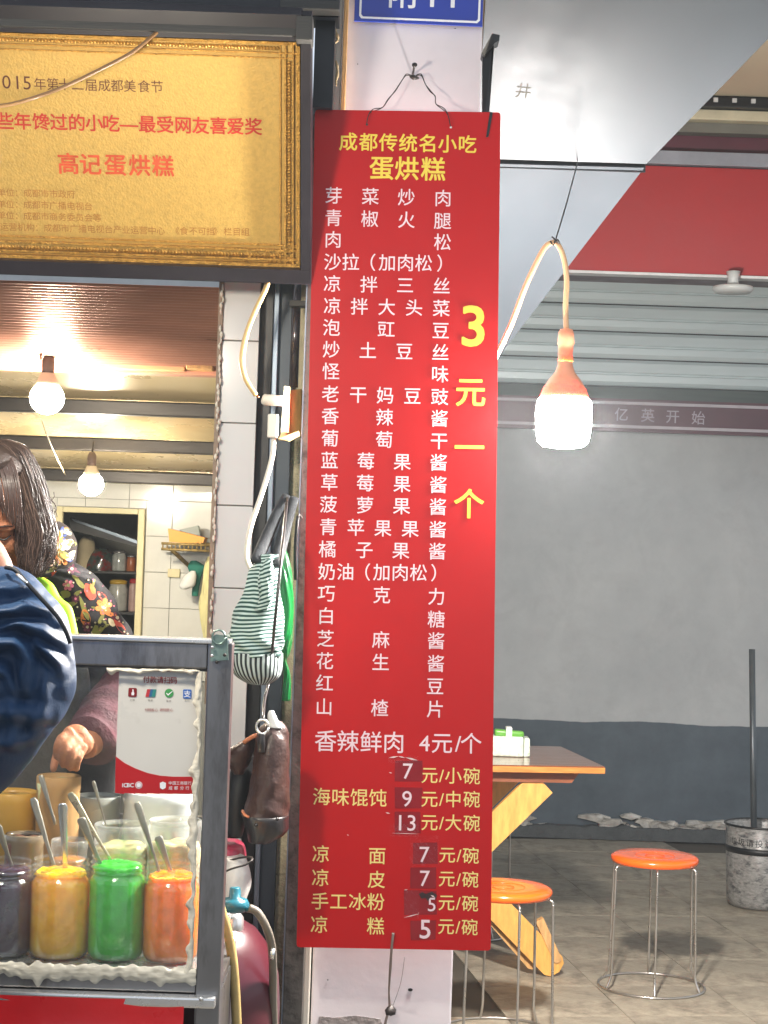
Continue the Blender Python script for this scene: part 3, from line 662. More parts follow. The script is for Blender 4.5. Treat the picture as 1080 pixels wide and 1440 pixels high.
# dark housing
plq([(LX, hy(LX, 379)), (437, hy(437, 379)), (437, hy(437, 398)), (LX, hy(LX, 398))], .03, .08, m_hous, 'housing_bottom')
plq([(423, hy(423, 30)), (437, hy(437, 30)), (437, hy(437, 378.6)), (423, hy(423, 378.6))], .03, .08, m_hous, 'housing_side')
plq([(LX, hy(LX, 20)), (422.6, hy(422.6, 20)), (422.6, hy(422.6, 57.6)), (LX, hy(LX, 57.6))], .03, .08, m_hous, 'housing_top')
plq([(LX, hy(LX, 20)), (438, hy(438, 20)), (438, hy(438, 399)), (LX, hy(LX, 399))], -.005, .05, m_hous, 'backing')
def z1(s, xs, y0, y1): return row(s, [x/2.4545 for x in xs], y0/2.4545, y1/2.4545)
m_br = mat('brown_print', '5c2c14', .6); m_rp = mat('red_print', 'c0301c', .5, var=.2, scale=60); m_rp2 = mat('orange_red_print', 'd0512a', .5, var=.25, scale=60); m_op = mat('ochre_print', 'a9702c', .6, var=.2, scale=80)
lettering(PL, z1('2015', (-18, 22, 60, 93), 280, 285), .0, m_br, t, 27)
lettering(PL, z1('年第十二届成都美食节', (138, 182, 223, 268, 315, 360, 404, 448, 497, 542), 290, 300), .0, m_br, t, 18.5)
lettering(PL, z1('那些年馋过的小吃—最受网友喜爱奖', (-43, 18, 78, 142, 203, 265, 325, 383, 445, 508, 570, 632, 693, 754, 813, 875), 417, 438), .028, m_rp, t, 25.5)
lettering(PL, z1('高记蛋烘糕', (236, 312, 398, 482, 563), 566, 574), .032, m_rp2, t, 32)
for s, y0, n0 in (('单位：成都市市政府', 664, 0), ('单位：成都市广播电视台', 704, 0), ('单位：成都市商务委员会等', 743, 0)):
    xs = [5+30*i for i in range(len(s))]; lettering(PL, z1(s, xs, y0, y0+(xs[-1]-5)*.03), .0, m_op, t, 12.5)
s = '运营机构：成都市广播电视台产业运营中心'; xs = [15, 45, 75, 105, 135]+[165+30*i for i in range(len(s)-5)]
lettering(PL, z1(s, xs, 783, 797), .0, m_op, t, 12.5)
lettering(PL, z1('《食不可挡》栏目组', (605, 635, 667, 697, 727, 752, 787, 817, 847), 797, 801), .0, m_op, t, 12.5)
# rails above the plaque
t = thing('awning_rail', 'grey steel rail with an end bracket running above the gold plaque', 'rail', P(300, 40, 3.7))
zr0, zr1 = Z(220, 44, 3.7), Z(220, 23, 3.7)
m_rail = mat('painted_rail', '3c3b38', .55, metal=.3, var=.25, scale=10, stretch=(.3, 1, 4), bump=.2)
box('rail', -1.6, X(417, 3.7, 40), 3.7, 3.74, zr0, zr1, m_rail, t, .002)
box('end_bracket', X(416.5, 3.7, 40), X(440, 3.7, 40), 3.685, 3.75, zr0-.012, zr1+.008, m_rail, t, .004)
t = thing('canopy_beam', 'dark navy steel awning frame at the top above the grey rail', 'awning frame', P(300, 0, 3.95))
box('beam', -1.6, X(478, 3.98, 0), 3.93, 4.015, Z(220, 20, 3.95), 3.0, m_navy, t)
box('cross_rail', X(395, 3.9, 10), X(478, 3.9, 10), 3.87, 3.92, Z(440, 18, 3.9), Z(440, 6, 3.9), m_rail, t, .002)
box('side_cheek', X(421.5, 4.0), X(449, 4.0), 3.955, 4.012, Z(440, 150, 3.95), 3.0, m_navy, t)

# ------------------------------------------------------------------ shop interior
YC = 4.13
t = thing('tiled_column', 'narrow column faced with large white tiles left of the shop door frame', 'column', (X(330, YC), YC, 0))
x0, x1 = X(304, YC), X(355.5, YC)
box('core', x0+.002, x1-.002, YC+.006, YC+.3, 0, 2.25, m_grout, t)
zj = Z(330, 479, YC); ph = 116.3*YC/F
tb = BM(); add_box(tb, 0, x1-x0, 0, .008, .0015, ph-.0015, .0015); tme = bpy.data.meshes.new('tile'); tb.to_mesh(tme); tb.free(); tme.materials.append(m_tile)
for k in range(-9, 2):
    z = zj+k*ph
    if z < 0: continue
    o = bpy.data.objects.new('tile', tme); COL.objects.link(o); o.parent = t; o.location = Vector((x0, YC+random.uniform(-.001, .001), z))-t.location
t = thing('door_frame', 'dark shop door frame with grey aluminium strip between tiled column and steel post', 'door frame', (X(385, 4.17), 4.17, 0))
box('jamb', X(356, 4.18), X(375, 4.18), 4.18, 4.3, 0, 2.25, m_black, t, .002)
box('strip', X(375.5, 4.15), X(383, 4.15), 4.15, 4.3, 0, 2.25, m_alu, t, .002)
box('leaf', X(383.4, 4.17), X(405, 4.17), 4.17, 4.3, 0, 2.25, m_slate, t, .001)
# torn cream wall strip
bm = BM(); lft = []; rgt = []
for i in range(60):
    z = 2.25-i*.0375; lft.append(Vector((X(403+noise.noise(Vector((z*9, 0, 0)))*7, 4.2), 4.2, z))); rgt.append(Vector((X(428, 4.2), 4.2, z)))
fpoly = lft+rgt[::-1]
for i in range(59): slab(bm, [lft[i], lft[i+1], rgt[i+1], rgt[i]], Vector((0, -1, 0)), .03+.006*math.sin(i*2.1))
tag(obj('torn_wall_edge', bm, m_cream, None, loc=(X(412, 4.2), 4.2, 0)), 'torn cream plaster edge between the dark door frame and the steel post', 'wall')
# foam-smeared strip on inner jamb
t = thing('opening_jamb', 'narrow worn metal strip with peeling white sealant at the right of the shop opening', 'jamb', (X(300, YC), YC, 0))
box('strip', X(297, YC-.01), X(303.4, YC-.01), YC-.012, YC+.04, 1.1, 2.12, mat('brown_strip', '8d7a68', .6, metal=.2, var=.35, scale=25), t)
bm = BM()
for i in range(60):
    y = 400+i*8.2; 
    if random.random() < .75:
        p = P(313-i*8.2*.033+random.uniform(-2, 1.5), y, YC-.018); add_tube(bm, [p, p+Vector((random.uniform(-.002, .002), -.002, -.008)), p+Vector((0, 0, -.016))], [.001, random.uniform(.002, .005), .0012], 5, 2)
obj('sealant', bm, mat('white_sealant', 'ddd6c6', .7, var=.1), t, smooth=True)['kind'] = 'stuff'

# ceiling, first part: reddish corrugated sheet
m_corr = mat('red_corrugated', 'bd8a76', .33, metal=.55, var=.25, scale=3, stretch=(.6, 2, 2), bump=.08)
a0 = P(150, 399, 4.16); a1 = P(150, 517, 4.8)
t = thing('corrugated_ceiling', 'reddish brown corrugated metal ceiling with glare behind the stall window', 'ceiling', (-1, 4.4, a0.z))
bm = BM(); n = 260; prev = None
for i in range(n+1):
    s = i/n; c = a0.lerp(a1, s); h = .0022*math.sin(i/4*math.pi)
    cur = [bm.verts.new((xx, c.y, c.z+h)) for xx in (-2.4, X(310, 4.2))]
    if prev: bm.faces.new((prev[0], prev[1], cur[1], cur[0]))
    prev = cur
obj('sheet', bm, m_corr, t, smooth=True)
m_pinkw = mat('pinkish_timber', 'b87e66', .5, var=.2, stretch=(1, 8, 8))
box('lip', -2.4, X(303, 4.8), 4.8, 4.86, a1.z-.012, a1.z+.004, m_pinkw, t, .002)
box('batten', X(150, 4.79, 500), X(262, 4.79, 500), 4.765, 4.798, a1.z-.006, a1.z+.018, mat('light_timber', 'd9a878', .5, var=.2, stretch=(1, 8, 8)), t, .003)
box('end_block', X(262.5, 4.76, 500), X(300, 4.76, 500), 4.75, 4.8, a1.z-.002, a1.z+.034, m_tan, t, .003)
# second part: sloping beige panels and dark bars
m_beige = mat('beige_gloss_panel', 'cdb88a', .28, metal=.25, var=.12, scale=3, coat=.25)
t = thing('panelled_ceiling', 'sloping glossy beige ceiling crossed by three dark bars above the woman', 'ceiling', (-1, 5.5, 1.9))
def zc(Y): return 2.0-.135*(Y-4.85)
YW = 7.0
bm = BM(); cuts = [4.86, 5.5, 6.1, 6.7, 7.02]
for i in range(4):
    bm = BM(); ya, yb = cuts[i]+.004, cuts[i+1]-.004
    slab(bm, [Vector((-2.6, ya, zc(ya))), Vector((.0, ya, zc(ya))), Vector((.0, yb, zc(yb))), Vector((-2.6, yb, zc(yb)))], Vector((0, 0, -1)), .01); obj('panel', bm, m_beige, t)
m_bar = mat('dark_bar', '26221f', .45, metal=.4, var=.35, scale=9, stretch=(.5, 2, 2))
for Yb in (5.5, 6.1, 6.72): box('bar', -2.6, 0, Yb, Yb+.045, zc(Yb)-.045, zc(Yb)-.002, m_bar, t, .004)
# cobweb-like dusty cord
tube('dusty_cord', [P(58, 590, 5.3), P(66, 612, 5.5), P(78, 640, 5.9), P(92, 668, 6.3)], .0025, mat('dusty_white', 'cfc4a8', .9, var=.3, scale=90), t, sub=3)

# back wall with tiles and doorway
def col(name, x0, x1, y0, y1, z0, z1, m, par, **k): return box(name, x0, x1, y0, y1, z0, z1, m, par, **k)
t = thing('tiled_back_wall', 'white tiled back wall of the shop pierced by a cream framed opening', 'wall', (X(200, YW), YW, 0))
dx0, dx1 = X(87, YW, 800), X(193, YW, 800); dzt = Z(140, 722, YW)
m_back = m_grout
box('masonry', -2.6, dx0-.03, YW+.008, YW+.1, 0, 2.1, m_back, t); box('masonry', dx1+.02, 0, YW+.008, YW+.1, 0, 2.1, m_back, t); box('masonry', dx0-.03, dx1+.02, YW+.008, YW+.1, dzt+.02, 2.1, m_back, t)
tw = .172; th = 50.3*YW/F; zj = Z(240, 805, YW); xj = X(240, YW, 805)
tb = BM(); add_box(tb, 0, tw-.002, 0, .008, 0, th-.002, .0012); tme = bpy.data.meshes.new('tile'); tb.to_mesh(tme); tb.free()
m_tile2 = mat('warm_white_tile', 'd8d8d0', .12, var=.05, coat=.3); tme.materials.append(m_tile2)
for i in range(-5, 2):
    for k in range(-3, 3):
        x = xj+i*tw; z = zj+k*th
        if z > 1.78: continue
        rects = []; xa, xb, za, zb_ = x, x+tw-.002, z, z+th-.002
        A_, B_, T_ = dx0-.028, dx1+.028, dzt+.026
        if xb <= A_ or xa >= B_ or za >= T_: rects = [(xa, xb, za, zb_)]
        else:
            if xa < A_: rects.append((xa, A_-.001, za, zb_))
            if xb > B_: rects.append((B_+.001, xb, za, zb_))
            if zb_ > T_: rects.append((max(xa, A_), min(xb, B_), T_, zb_))
        for xa, xb, za, zb_ in rects:
            if xb-xa < .012 or zb_-za < .012: continue
            o = bpy.data.objects.new('tile', tme); COL.objects.link(o); o.parent = t; o.location = Vector((xa, YW, za))-t.location; o.scale = ((xb-xa)/(tw-.002), 1, (zb_-za)/(th-.002))
m_cf = mat('cream_frame', 'd8cfa4', .5, var=.08)
box('door_trim', dx1, dx1+.026, YW-.03, YW+.0, .9, dzt+.022, m_cf, t, .003); box('door_trim', dx0-.026, dx0, YW-.03, YW, .9, dzt+.022, m_cf, t, .003); box('door_trim', dx0+.001, dx1-.001, YW-.03, YW, dzt, dzt+.022, m_cf, t, .003)
# store beyond
t = thing('storeroom', 'dim storeroom seen through the cream framed opening', 'room', (X(140, 8), 8.0, 0))
box('back', -1.9, -.5, 8.3, 8.35, 0, 2.1, mat('store_wall', 'a7a7a0', .6, var=.1), t); box('lid', -1.9, -.5, 7.12, 8.3, 1.95, 2.0, m_black, t); box('cheek', -1.92, -1.9, 7.12, 8.3, 0, 2, m_slate, t); box('cheek', -.5, -.48, 7.12, 8.3, 0, 2, m_slate, t)
t = thing('store_shelf', 'black two tier shelf with jars in the opening behind the woman', 'shelf', (X(140, 7.6), 7.6, 1.2))
for yy in (805, 862): box('board', -1.75, -.8, 7.5, 7.85, Z(150, yy+2, 7.5), Z(150, yy-2, 7.5), m_black, t, .002)
zsh = [Z(150, 803, 7.5)+.001, Z(150, 860, 7.5)+.001]
t = thing('duct', 'black slanting duct with a pale edge behind the cream frame', 'duct', P(140, 745, 7.4))
bm = BM(); slab(bm, [P(98, 728, 7.4), P(196, 762, 7.4), P(196, 770, 7.4), P(98, 745, 7.4)], Vector((0, -1, 0)), .12); obj('body', bm, m_black, t)
bm = BM(); slab(bm, [P(99, 728, 7.39), P(196, 761, 7.39), P(196, 766, 7.39), P(104, 733, 7.39)], Vector((0, -1, 0)), .006); obj('pale_edge', bm, m_alu, t)
m_cloud = mat('cloudy_plastic', 'b7bdb9', .2, var=.3, scale=30, bump=.6, bscale=30)
def bag(name, label, rows, Y, m, cat='bag', **k):
    bm = cushion(rows, Y, **k); z = min(v.co.z for v in bm.verts); c = P((rows[0][1]+rows[0][2])/2, rows[0][0], Y)
    return tag(obj(name, bm, m, None, smooth=True, loc=(c.x, Y, z)), label, cat)
bag('cloth_bag', 'beige knotted bag on the upper store shelf next to the duct', [(754, 118, 128, .01), (763, 112, 134, .04), (780, 108, 134, .05), (803, 106, 132, .05)], 7.6, mat('beige_bag', 'b8ab8c', .8, var=.2), rough=.006)
bag('plastic_bag', 'dark clear plastic bag with red contents on the upper store shelf', [(772, 138, 152, .02), (780, 128, 160, .05), (792, 118, 161, .06), (803, 116, 160, .06)], 7.6, mat('dark_bag', '3d4a44', .2, var=.5, scale=40, spot='7a2424', spots=(.5, .6), sscale=25, coat=.5), rough=.008)
def small_jar(label, px, py_t, py_b, wpx, Y, mb, ml, zb=None):
    z0 = zb if zb is not None else Z(px, py_b, Y); r = wpx/2*Y/F; h = (py_b-py_t)*Y/F; x = X(px, Y, py_b)
    tt = thing('jar', label, 'jar', (x, Y, z0), None)
    lathe('body', [(r*.9, 0), (r, h*.05), (r, h*.7), (r*.85, h*.8), (r*.85, h*.86)], (x, Y, z0), mb, tt, seg=18)
    lathe('lid', [(r*.9, h*.86), (r*.92, h*.9), (r*.9, h*.96), (r*.6, h), (.001, h*1.01)], (x, Y, z0), ml, tt, seg=18)
m_cl = mat('glass_jar', 'c4cac6', .1, metal=.1, var=.2, scale=40, coat=.6)
small_jar('clear glass jar between the dark plastic bag and the orange jar', 167, 775, 804, 20, 7.58, m_cl, m_stst, zsh[0])
small_jar('small jar with orange contents at the end of the upper store shelf', 184, 781, 804, 13, 7.58, mat('orange_content', 'b5683e', .3), m_stst, zsh[0])
small_jar('wide jar of white powder with a yellow domed lid on the lower store shelf', 165, 817, 861, 27, 7.58, mat('white_powder', 'b9bbb4', .3, coat=.5, var=.15, scale=20), mat('yellow_lid', 'd0aa3c', .35), zsh[1])
small_jar('slim jar with a red lid beside the yellow lidded jar', 186, 815, 861, 12, 7.58, mat('pink_content', 'c9a8a0', .3), mat('red_lid', 'b3202a', .4), zsh[1])

# wire rack and things on the tiled wall
m_rust = mat('rusty_wire', '9a8450', .6, metal=.4, var=.5, scale=60)
t = thing('wall_rack', 'rusty wire wall rack holding an orange box on the white tiles', 'rack', P(262, 770, 6.9))
bm = BM(); ry = 6.93
for dz in (0, -.022):
    for yy in (6.72, 6.82, 6.92): add_tube(bm, [P(227, 764, yy)+Vector((0, 0, dz)), P(299, 767, yy)+Vector((0, 0, dz))], .005, 6)
obj('rail', bm, m_rust, t, smooth=True)['kind'] = 'stuff'
bm = BM()
for k in range(12):
    p = P(229+k*6, 764, 6.72); add_tube(bm, [p+Vector((0, 0, -.022)), p, p+Vector((0, .26, 0))], .003, 5)
obj('rung', bm, m_rust, t, smooth=True)['kind'] = 'stuff'
tube('strut', [P(240, 772, 6.8), P(268, 798, 6.94)], .008, m_rust, t)
bm = BM(); slab(bm, [P(236, 743, 6.75), P(288, 756, 6.75), P(285, 765, 6.75), P(238, 762, 6.75)], Vector((0, -1, 0)), .12); tag(obj('box', bm, mat('orange_card', 'dd9434', .6, var=.12), None, loc=P(262, 762, 6.75)), 'orange open box lying on the rusty wall rack', 'box')
bm = BM(); slab(bm, [P(252, 745, 6.88), P(278, 739, 6.88), P(281, 753, 6.88), P(256, 752, 6.88)], Vector((0, -1, 0)), .06); tag(obj('tray', bm, mat('grey_plastic', '8a948e', .5), None, loc=P(262, 752, 6.88)), 'grey plastic tray behind the orange box on the wall rack', 'tray')
bag('green_cloth', 'dark green cloth hanging under the rusty wall rack', [(789, 268, 276, .01), (797, 264, 290, .02), (806, 266, 286, .02), (818, 270, 282, .015), (838, 270, 279, .01)], 6.9, mat('dark_green_cloth', '1f6f60', .8), 'cloth', rough=.006)
bag('shopping_bag', 'small white plastic bag hanging beside the green cloth', [(803, 268, 274, .01), (812, 258, 276, .02), (824, 252, 273, .02), (829, 255, 262, .01)], 6.86, mat('white_bag', 'dcdedb', .4, var=.1), rough=.005)
bag('towel', 'pale yellow towel hanging at the right end of the tiled back wall', [(783, 292, 301, .01), (800, 287, 301, .02), (830, 284, 300, .02), (855, 280, 300, .02), (900, 287, 299, .015)], 6.85, mat('pale_yellow_cloth', 'd6cf97', .8, var=.12), 'towel', fold=.2)
small = mat('cream_switch', 'd8cd9e', .4)
tag(box('socket_plate', X(236, 6.99, 805), X(253, 6.99, 805), 6.985, 6.999, Z(245, 812, 6.99), Z(245, 800, 6.99), small, None, .002), 'small cream socket plate on the tiles left of the green cloth', 'socket')

# shop bulbs
def bulb(label, px, py, Y, rpx, neck):
    c = P(px, py, Y); r = rpx*Y/F; t = thing('bulb', label, 'light bulb', c+Vector((0, 0, r*2.6)))
    lathe('globe', [(r*math.sin(a)*1.0, -r*math.cos(a)*.95) for a in [math.pi*(.0+k/9)*.72+.02 for k in range(10)]], c, m_glow_in, t, seg=24, capb=False)
    lathe('collar', [(r*.78, r*.62), (r*.62, r*.95), (r*.4, r*1.45), (r*.34, r*1.5)], c, mat('bulb_collar', 'd9cbb6', .4), t)
    lathe('socket', [(r*.33, r*1.45), (r*.36, r*1.5), (r*.36, r*2.3), (r*.2, r*2.6)], c, mat('brown_socket', '4b3a33', .5), t)
    tube('cord', [c+Vector((0, 0, r*2.5)), c+Vector((.003, 0, r*2.5+neck))], .003, m_wire, t)
    return t
bulb('brighter bare bulb hanging from the corrugated ceiling edge', 66, 560, 4.72, 24, .03)
tube_o = tube('cord', [P(57, 507, 4.7), P(57, 493, 4.7), P(50, 489, 4.7), P(28, 488, 4.7), P(-40, 485, 4.7)], [.0035, .0045, .0035, .0035, .004], mat('brown_cord', '6a4a38', .6), bpy.data.objects['bulb'], sub=2)
bulb('smaller bare bulb hanging above the cream framed opening', 128, 681, 6.0, 17.5, .04)

# ------------------------------------------------------------------ pipe, switch box, cables at the door frame
t = thing('drain_pipe', 'short dark glossy pipe with a clamp above the wooden switch block', 'pipe', P(417, 545, 4.1))
pa, pb = P(418, 395, 4.09), P(412.5, 545, 4.09); pa.x = pb.x = (pa.x+pb.x)/2
tube('pipe', [pa, pb], .0105, mat('dark_glossy_pipe', '3a302f', .15, metal=.3, coat=.6), t, seg=14)
box('clamp', pb.x-.015, pb.x+.03, 4.07, 4.11, Z(418, 432, 4.09), Z(418, 424, 4.09), m_rail, t, .002)
t = thing('switch_block', 'cream socket plate on a wooden block fixed beside the steel post', 'socket', P(410, 580, 4.05))
bm = BM(); slab(bm, [P(407, 549, 4.03), P(424, 547, 4.06), P(424, 611, 4.06), P(405, 611, 4.03)], Vector((0, -1, 0)), .1); obj('block', bm, mat('block_wood', 'c99a55', .6, var=.25, stretch=(6, 6, 2)), t)
bm = BM(); slab(bm, [P(400, 543, 4.0), P(408, 544, 4.02), P(406, 607, 4.02), P(401, 618, 4.0), P(391, 618, 4.0), P(395, 610, 4.0)], Vector((0, -1, 0)), .04); obj('plate', bm, mat('cream_plastic', 'd8c08a', .35, var=.1), t)
bm = BM(); slab(bm, [P(391, 617, 3.99), P(420, 606, 4.0), P(421, 612, 4.0), P(405, 620, 3.99)], Vector((0, -1, 0)), .03); obj('ledge', bm, mat('cream_plastic', 'd8c08a', .35), t)
bm = add_tube(BM(), [P(368, 561.5, 4.0), P(371, 562, 4.0), P(384, 563, 4.0), P(399, 564, 4.0)], [.006, .0125, .013, .011], 12, 2); 
tag(obj('plug', bm, m_cablew, None, smooth=True, loc=P(383, 562, 4.0)), 'white plug without cable pushed into the cream socket plate', 'plug')
p0, p1 = P(376, 616, 4.0), P(392, 583, 4.0)
t = thing('plug', 'flat white plug with a hanging cable under the upper plug', 'plug', P(384, 600, 4.0))
box('body', p0.x, p1.x, 3.985, 4.012, p0.z, p1.z, m_cablew, t, .004)
tube('cable', pw([(385, 615, 4.0), (383, 640, 4.0), (376, 668, 4.0), (366, 700, 4.0), (354, 735, 4.0), (348, 762, 4.0), (347, 785, 4.0), (353, 800, 4.0)]), .0058, m_cablew, t, sub=5)
t = thing('cut_cable', 'yellowed cable with a cut end hanging from the awning beside the white tiles', 'cable', P(362, 557, 3.98))
tube('cable', pw([(379, 385, 4.0), (374, 405, 4.0), (360, 435, 3.99), (349, 462, 3.98), (342, 490, 3.98), (340.5, 512, 3.98), (346, 534, 3.98), (360, 556, 3.98)]), [.0065, .0062, .0062, .0062, .0066, .0066, .006, .0055], mat('yellowed_cable', 'd8b679', .4, var=.15, scale=20), t, sub=5, seg=10)
tube('copper_end', [P(359, 555, 3.98), P(364, 559, 3.98)], .0022, mat('copper', '8a4a2c', .4, metal=.6), t)
# ------------------------------------------------------------------ striped tote, green bag, purse
m_str = stripes('teal_stripes', 'b4c8c2', '133f3a', 118, skew=.03); m_str2 = stripes('teal_stripes_upright', 'aebab7', '101c20', 34, axis='H')
YG = 3.82
t = thing('tote_bag', 'teal and white striped cloth tote hanging by grey straps from the steel post', 'tote bag', P(405, 695, 3.9))
obj('cloth', cushion([(778, 366, 392, .02), (800, 352, 394, .03), (840, 338, 396, .045), (880, 326, 397, .055), (905, 321, 398, .06), (922, 322, 398, .06)], YG, seg=48, fold=.16, ff=6, seed=1, rough=.006), m_str, t, smooth=True)
obj('base_panel', cushion([(918, 321, 399, .061), (935, 323, 398, .06), (950, 330, 394, .05), (960, 345, 382, .03), (963, 355, 372, .01)], YG-.001, seg=48, sub=5, rough=.002), m_str2, t, smooth=True)
m_strap = mat('grey_strap', '26292d', .85, var=.12, bump=.3)
tube('strap', [P(404, 697, 3.93), P(390, 722, 3.9), P(374, 758, 3.86), P(360, 790, 3.8)], [.011, .012, .014, .013], m_strap, t, sub=4, flat=.5, up=(0, 1, 0))
tube('strap', [P(414, 700, 3.93), P(406, 725, 3.9), P(397, 760, 3.86), P(388, 795, 3.8)], [.011, .012, .014, .013], m_strap, t, sub=4, flat=.5, up=(0, 1, 0))
obj('knot', cushion([(786, 372, 380, .01), (800, 366, 384, .018), (822, 364, 383, .02), (840, 366, 384, .018), (858, 360, 380, .012)], YG-.055, seg=20, fold=.3, rough=.004), m_str, t, smooth=True)
bag('green_bag', 'bright green plastic bag hanging behind the striped tote', [(772, 396, 402, .01), (800, 394, 410, .02), (840, 394, 413, .03), (890, 394, 412, .03), (918, 396, 409, .02), (930, 399, 404, .01), (950, 400, 409, .01), (985, 397, 408, .01)], 3.93, mat('green_plastic', '0a7a38', .3, var=.2, scale=12, coat=.2), rough=.004, fold=.25)
t = thing('black_strap', 'thin black strap with buckle looped over the post beside the tote', 'strap', P(420, 725, 3.95))
tube('strap', pw([(419, 726, 3.96), (417, 745, 3.95), (415, 780, 3.95), (416, 815, 3.96)]), .004, m_black, t, sub=4)
tube('hook', pw([(424, 728, 4.0), (420, 724, 3.97), (418, 732, 3.96)]), .003, m_wire, t, sub=3)
m_lea = mat('brown_leather', '38241f', .45, var=.35, scale=14, bump=.35, bscale=50, coat=.05, spec=.35, spot='6d5044', spots=(.66, .74), sscale=16)
m_lea2 = mat('dark_leather', '1f1b1b', .35, var=.2, bump=.2, coat=.2)
YH = 3.78
t = thing('handbag', 'worn brown leather handbag with dark base hanging below the striped tote', 'handbag', P(388, 1000, YH))
obj('body', cushion([(1014, 378, 396, .015), (1026, 364, 404, .03), (1055, 358, 407, .05), (1095, 353, 407, .06), (1125, 347, 407, .065), (1146, 341, 407, .07)], YH, seg=40, fold=.06, ff=4, rough=.004), m_lea, t, smooth=True)
obj('base', cushion([(1144, 340, 406.5, .072), (1150, 342, 406, .074), (1168, 347, 404, .07), (1181, 350, 384, .06)], YH-.001, seg=40, sub=4, power=2.6), m_lea2, t, smooth=True)
obj('side_flap', cushion([(1036, 352, 362, .02), (1046, 332, 360, .03), (1058, 318, 358, .035), (1072, 318, 352, .03), (1090, 330, 343, .015)], YH+.02, seg=24, rough=.006), m_lea, t, smooth=True)
obj('inner', cushion([(1060, 330, 362, .02), (1100, 322, 356, .03), (1140, 318, 350, .03), (1178, 318, 342, .02)], YH+.06, seg=20, rough=.004), m_black, t, smooth=True)
obj('tab', cushion([(1032, 364, 373, .004), (1045, 362, 373, .006), (1058, 363, 372, .003)], YH-.055, seg=14), m_lea2, t, smooth=True)
bm = BM(); c = P(369, 1022, YH-.05); add_tube(bm, [c+Vector((math.cos(a)*.013, 0, math.sin(a)*.015)) for a in [k/12*math.tau for k in range(13)]], .0028, 6); obj('ring', bm, m_stst, t, smooth=True)
tube('strap', pw([(370, 1012, YH-.05), (372, 985, 3.8), (380, 950, 3.86), (384, 900, 3.74), (392, 820, 3.73), (398, 760, 3.8), (404, 700, 3.92)]), .0035, m_lea2, t, sub=4)
for rp in ((360, 1160), (390, 1152)): lathe('rivet', [(.0005, -.005), (.003, -.004), (.0045, 0)], P(*rp, YH-.073), m_lea2, t, seg=8, axis=Matrix.Rotation(R(-90), 4, 'X'))
bm = cushion([(1000, 378, 384, .006), (1008, 376, 388, .008), (1024, 377, 396, .008)], YH-.02, seg=12, rough=.005); tag(obj('crumpled_paper', bm, mat('white_paper', 'd8dad8', .7), None, smooth=True, loc=P(384, 1020, YH-.02)), 'crumpled white paper sticking out of the brown handbag', 'paper')
# worn edges
tube('scuff', pw([(341, 1140, YH-.05), (344, 1146, YH-.06), (350, 1149, YH-.068)]), .003, mat('scuffed_leather', 'b5704c', .6), bpy.data.objects['handbag'], sub=2)
tube('scuff', pw([(343, 1044, YH-.012), (352, 1038, YH-.02), (360, 1034, YH-.03)]), .0045, mat('scuffed_leather', 'b5704c', .6), bpy.data.objects['handbag'], sub=2)

# ------------------------------------------------------------------ gas cylinder, helmet, hoses
t = thing('gas_cylinder', 'maroon gas cylinder with teal regulator standing behind the glass case', 'gas cylinder', (X(287, 3.72, 1400), 3.72, 0))
gx = X(287, 3.72, 1400); rg = .158
zt_ = Z(330, 1290, 3.6)
m_cyl = mat('maroon_enamel', '4e1824', .35, var=.12, scale=5, coat=.3)
zc0 = Z(330, 1300, 3.72)
lathe('tank', [(.1, .0), (rg, .05), (rg, zc0-.16), (rg*.97, zc0-.1), (rg*.86, zc0-.05), (rg*.66, zc0-.01), (rg*.4, zc0+.015), (.03, zc0+.02)], (gx, 3.72, 0), m_cyl, t, seg=48)
vx = X(330, 3.6, 1280)
vx2 = P(330, 1265, 3.66)
lathe('valve', [(.022, -.06), (.022, .0), (.014, .01)], P(328, 1290, 3.68), m_stst, t)
lathe('regulator', [(.01, -.02), (.024, -.016), (.03, -.008), (.03, 0), (.025, .008), (.012, .012), (.011, .03), (.009, .032)], P(330, 1270, 3.62), mat('teal_enamel', '176070', .3, coat=.4), t)
tube('regulator_outlet', pw([(340, 1273, 3.62), (348, 1279, 3.61), (354, 1278, 3.6)]), [.008, .006, .007], mat('teal_enamel', '176070', .3), t, sub=2)
tube('grey_hose', pw([(350, 1277, 3.6), (362, 1283, 3.6), (374, 1303, 3.6), (382, 1330, 3.62), (384, 1370, 3.64), (384, 1410, 3.66), (386, 1470, 3.68)]), .0085, mat('grey_rubber', '6e675c', .5, var=.15), t, sub=4)
tube('hose_clamp', pw([(380, 1341, 3.612), (386, 1342, 3.612)]), .012, m_stst, t)
tube('tan_hose', pw([(306, 1262, 3.5), (311, 1280, 3.5), (320, 1310, 3.5), (327, 1350, 3.5), (331, 1400, 3.5), (334, 1470, 3.5)]), .0098, mat('tan_rubber', 'b39a62', .5, var=.2, scale=20), t, sub=4, seg=10)
obj_h = bag('plastic_tub', 'pink plastic tub upside down above the teal regulator', [(1183, 308, 330, .05), (1187, 304, 342, .07), (1200, 300, 346, .075), (1222, 298, 347, .08)], 3.86, mat('pink_plastic', '9c3048', .35, var=.1, coat=.3), 'tub')
bag('white_bag', 'crumpled white plastic bag wrapped behind the teal regulator', [(1206, 312, 342, .04), (1222, 306, 350, .05), (1245, 304, 352, .05), (1268, 306, 346, .05)], 3.78, mat('milky_bag', 'd2cfcb', .45, var=.15, bump=.5, bscale=30), rough=.008)
tube_w = tube('wire_handle', pw([(306, 1231, 3.65), (325, 1222, 3.64), (345, 1216, 3.64), (355, 1209, 3.65), (350, 1205, 3.7), (330, 1208, 3.75), (308, 1216, 3.75)]), .0022, m_wire, None, sub=4)
tag(tube_w, 'bent dark wire handle sticking out beside the steel upright of the glass case', 'handle')

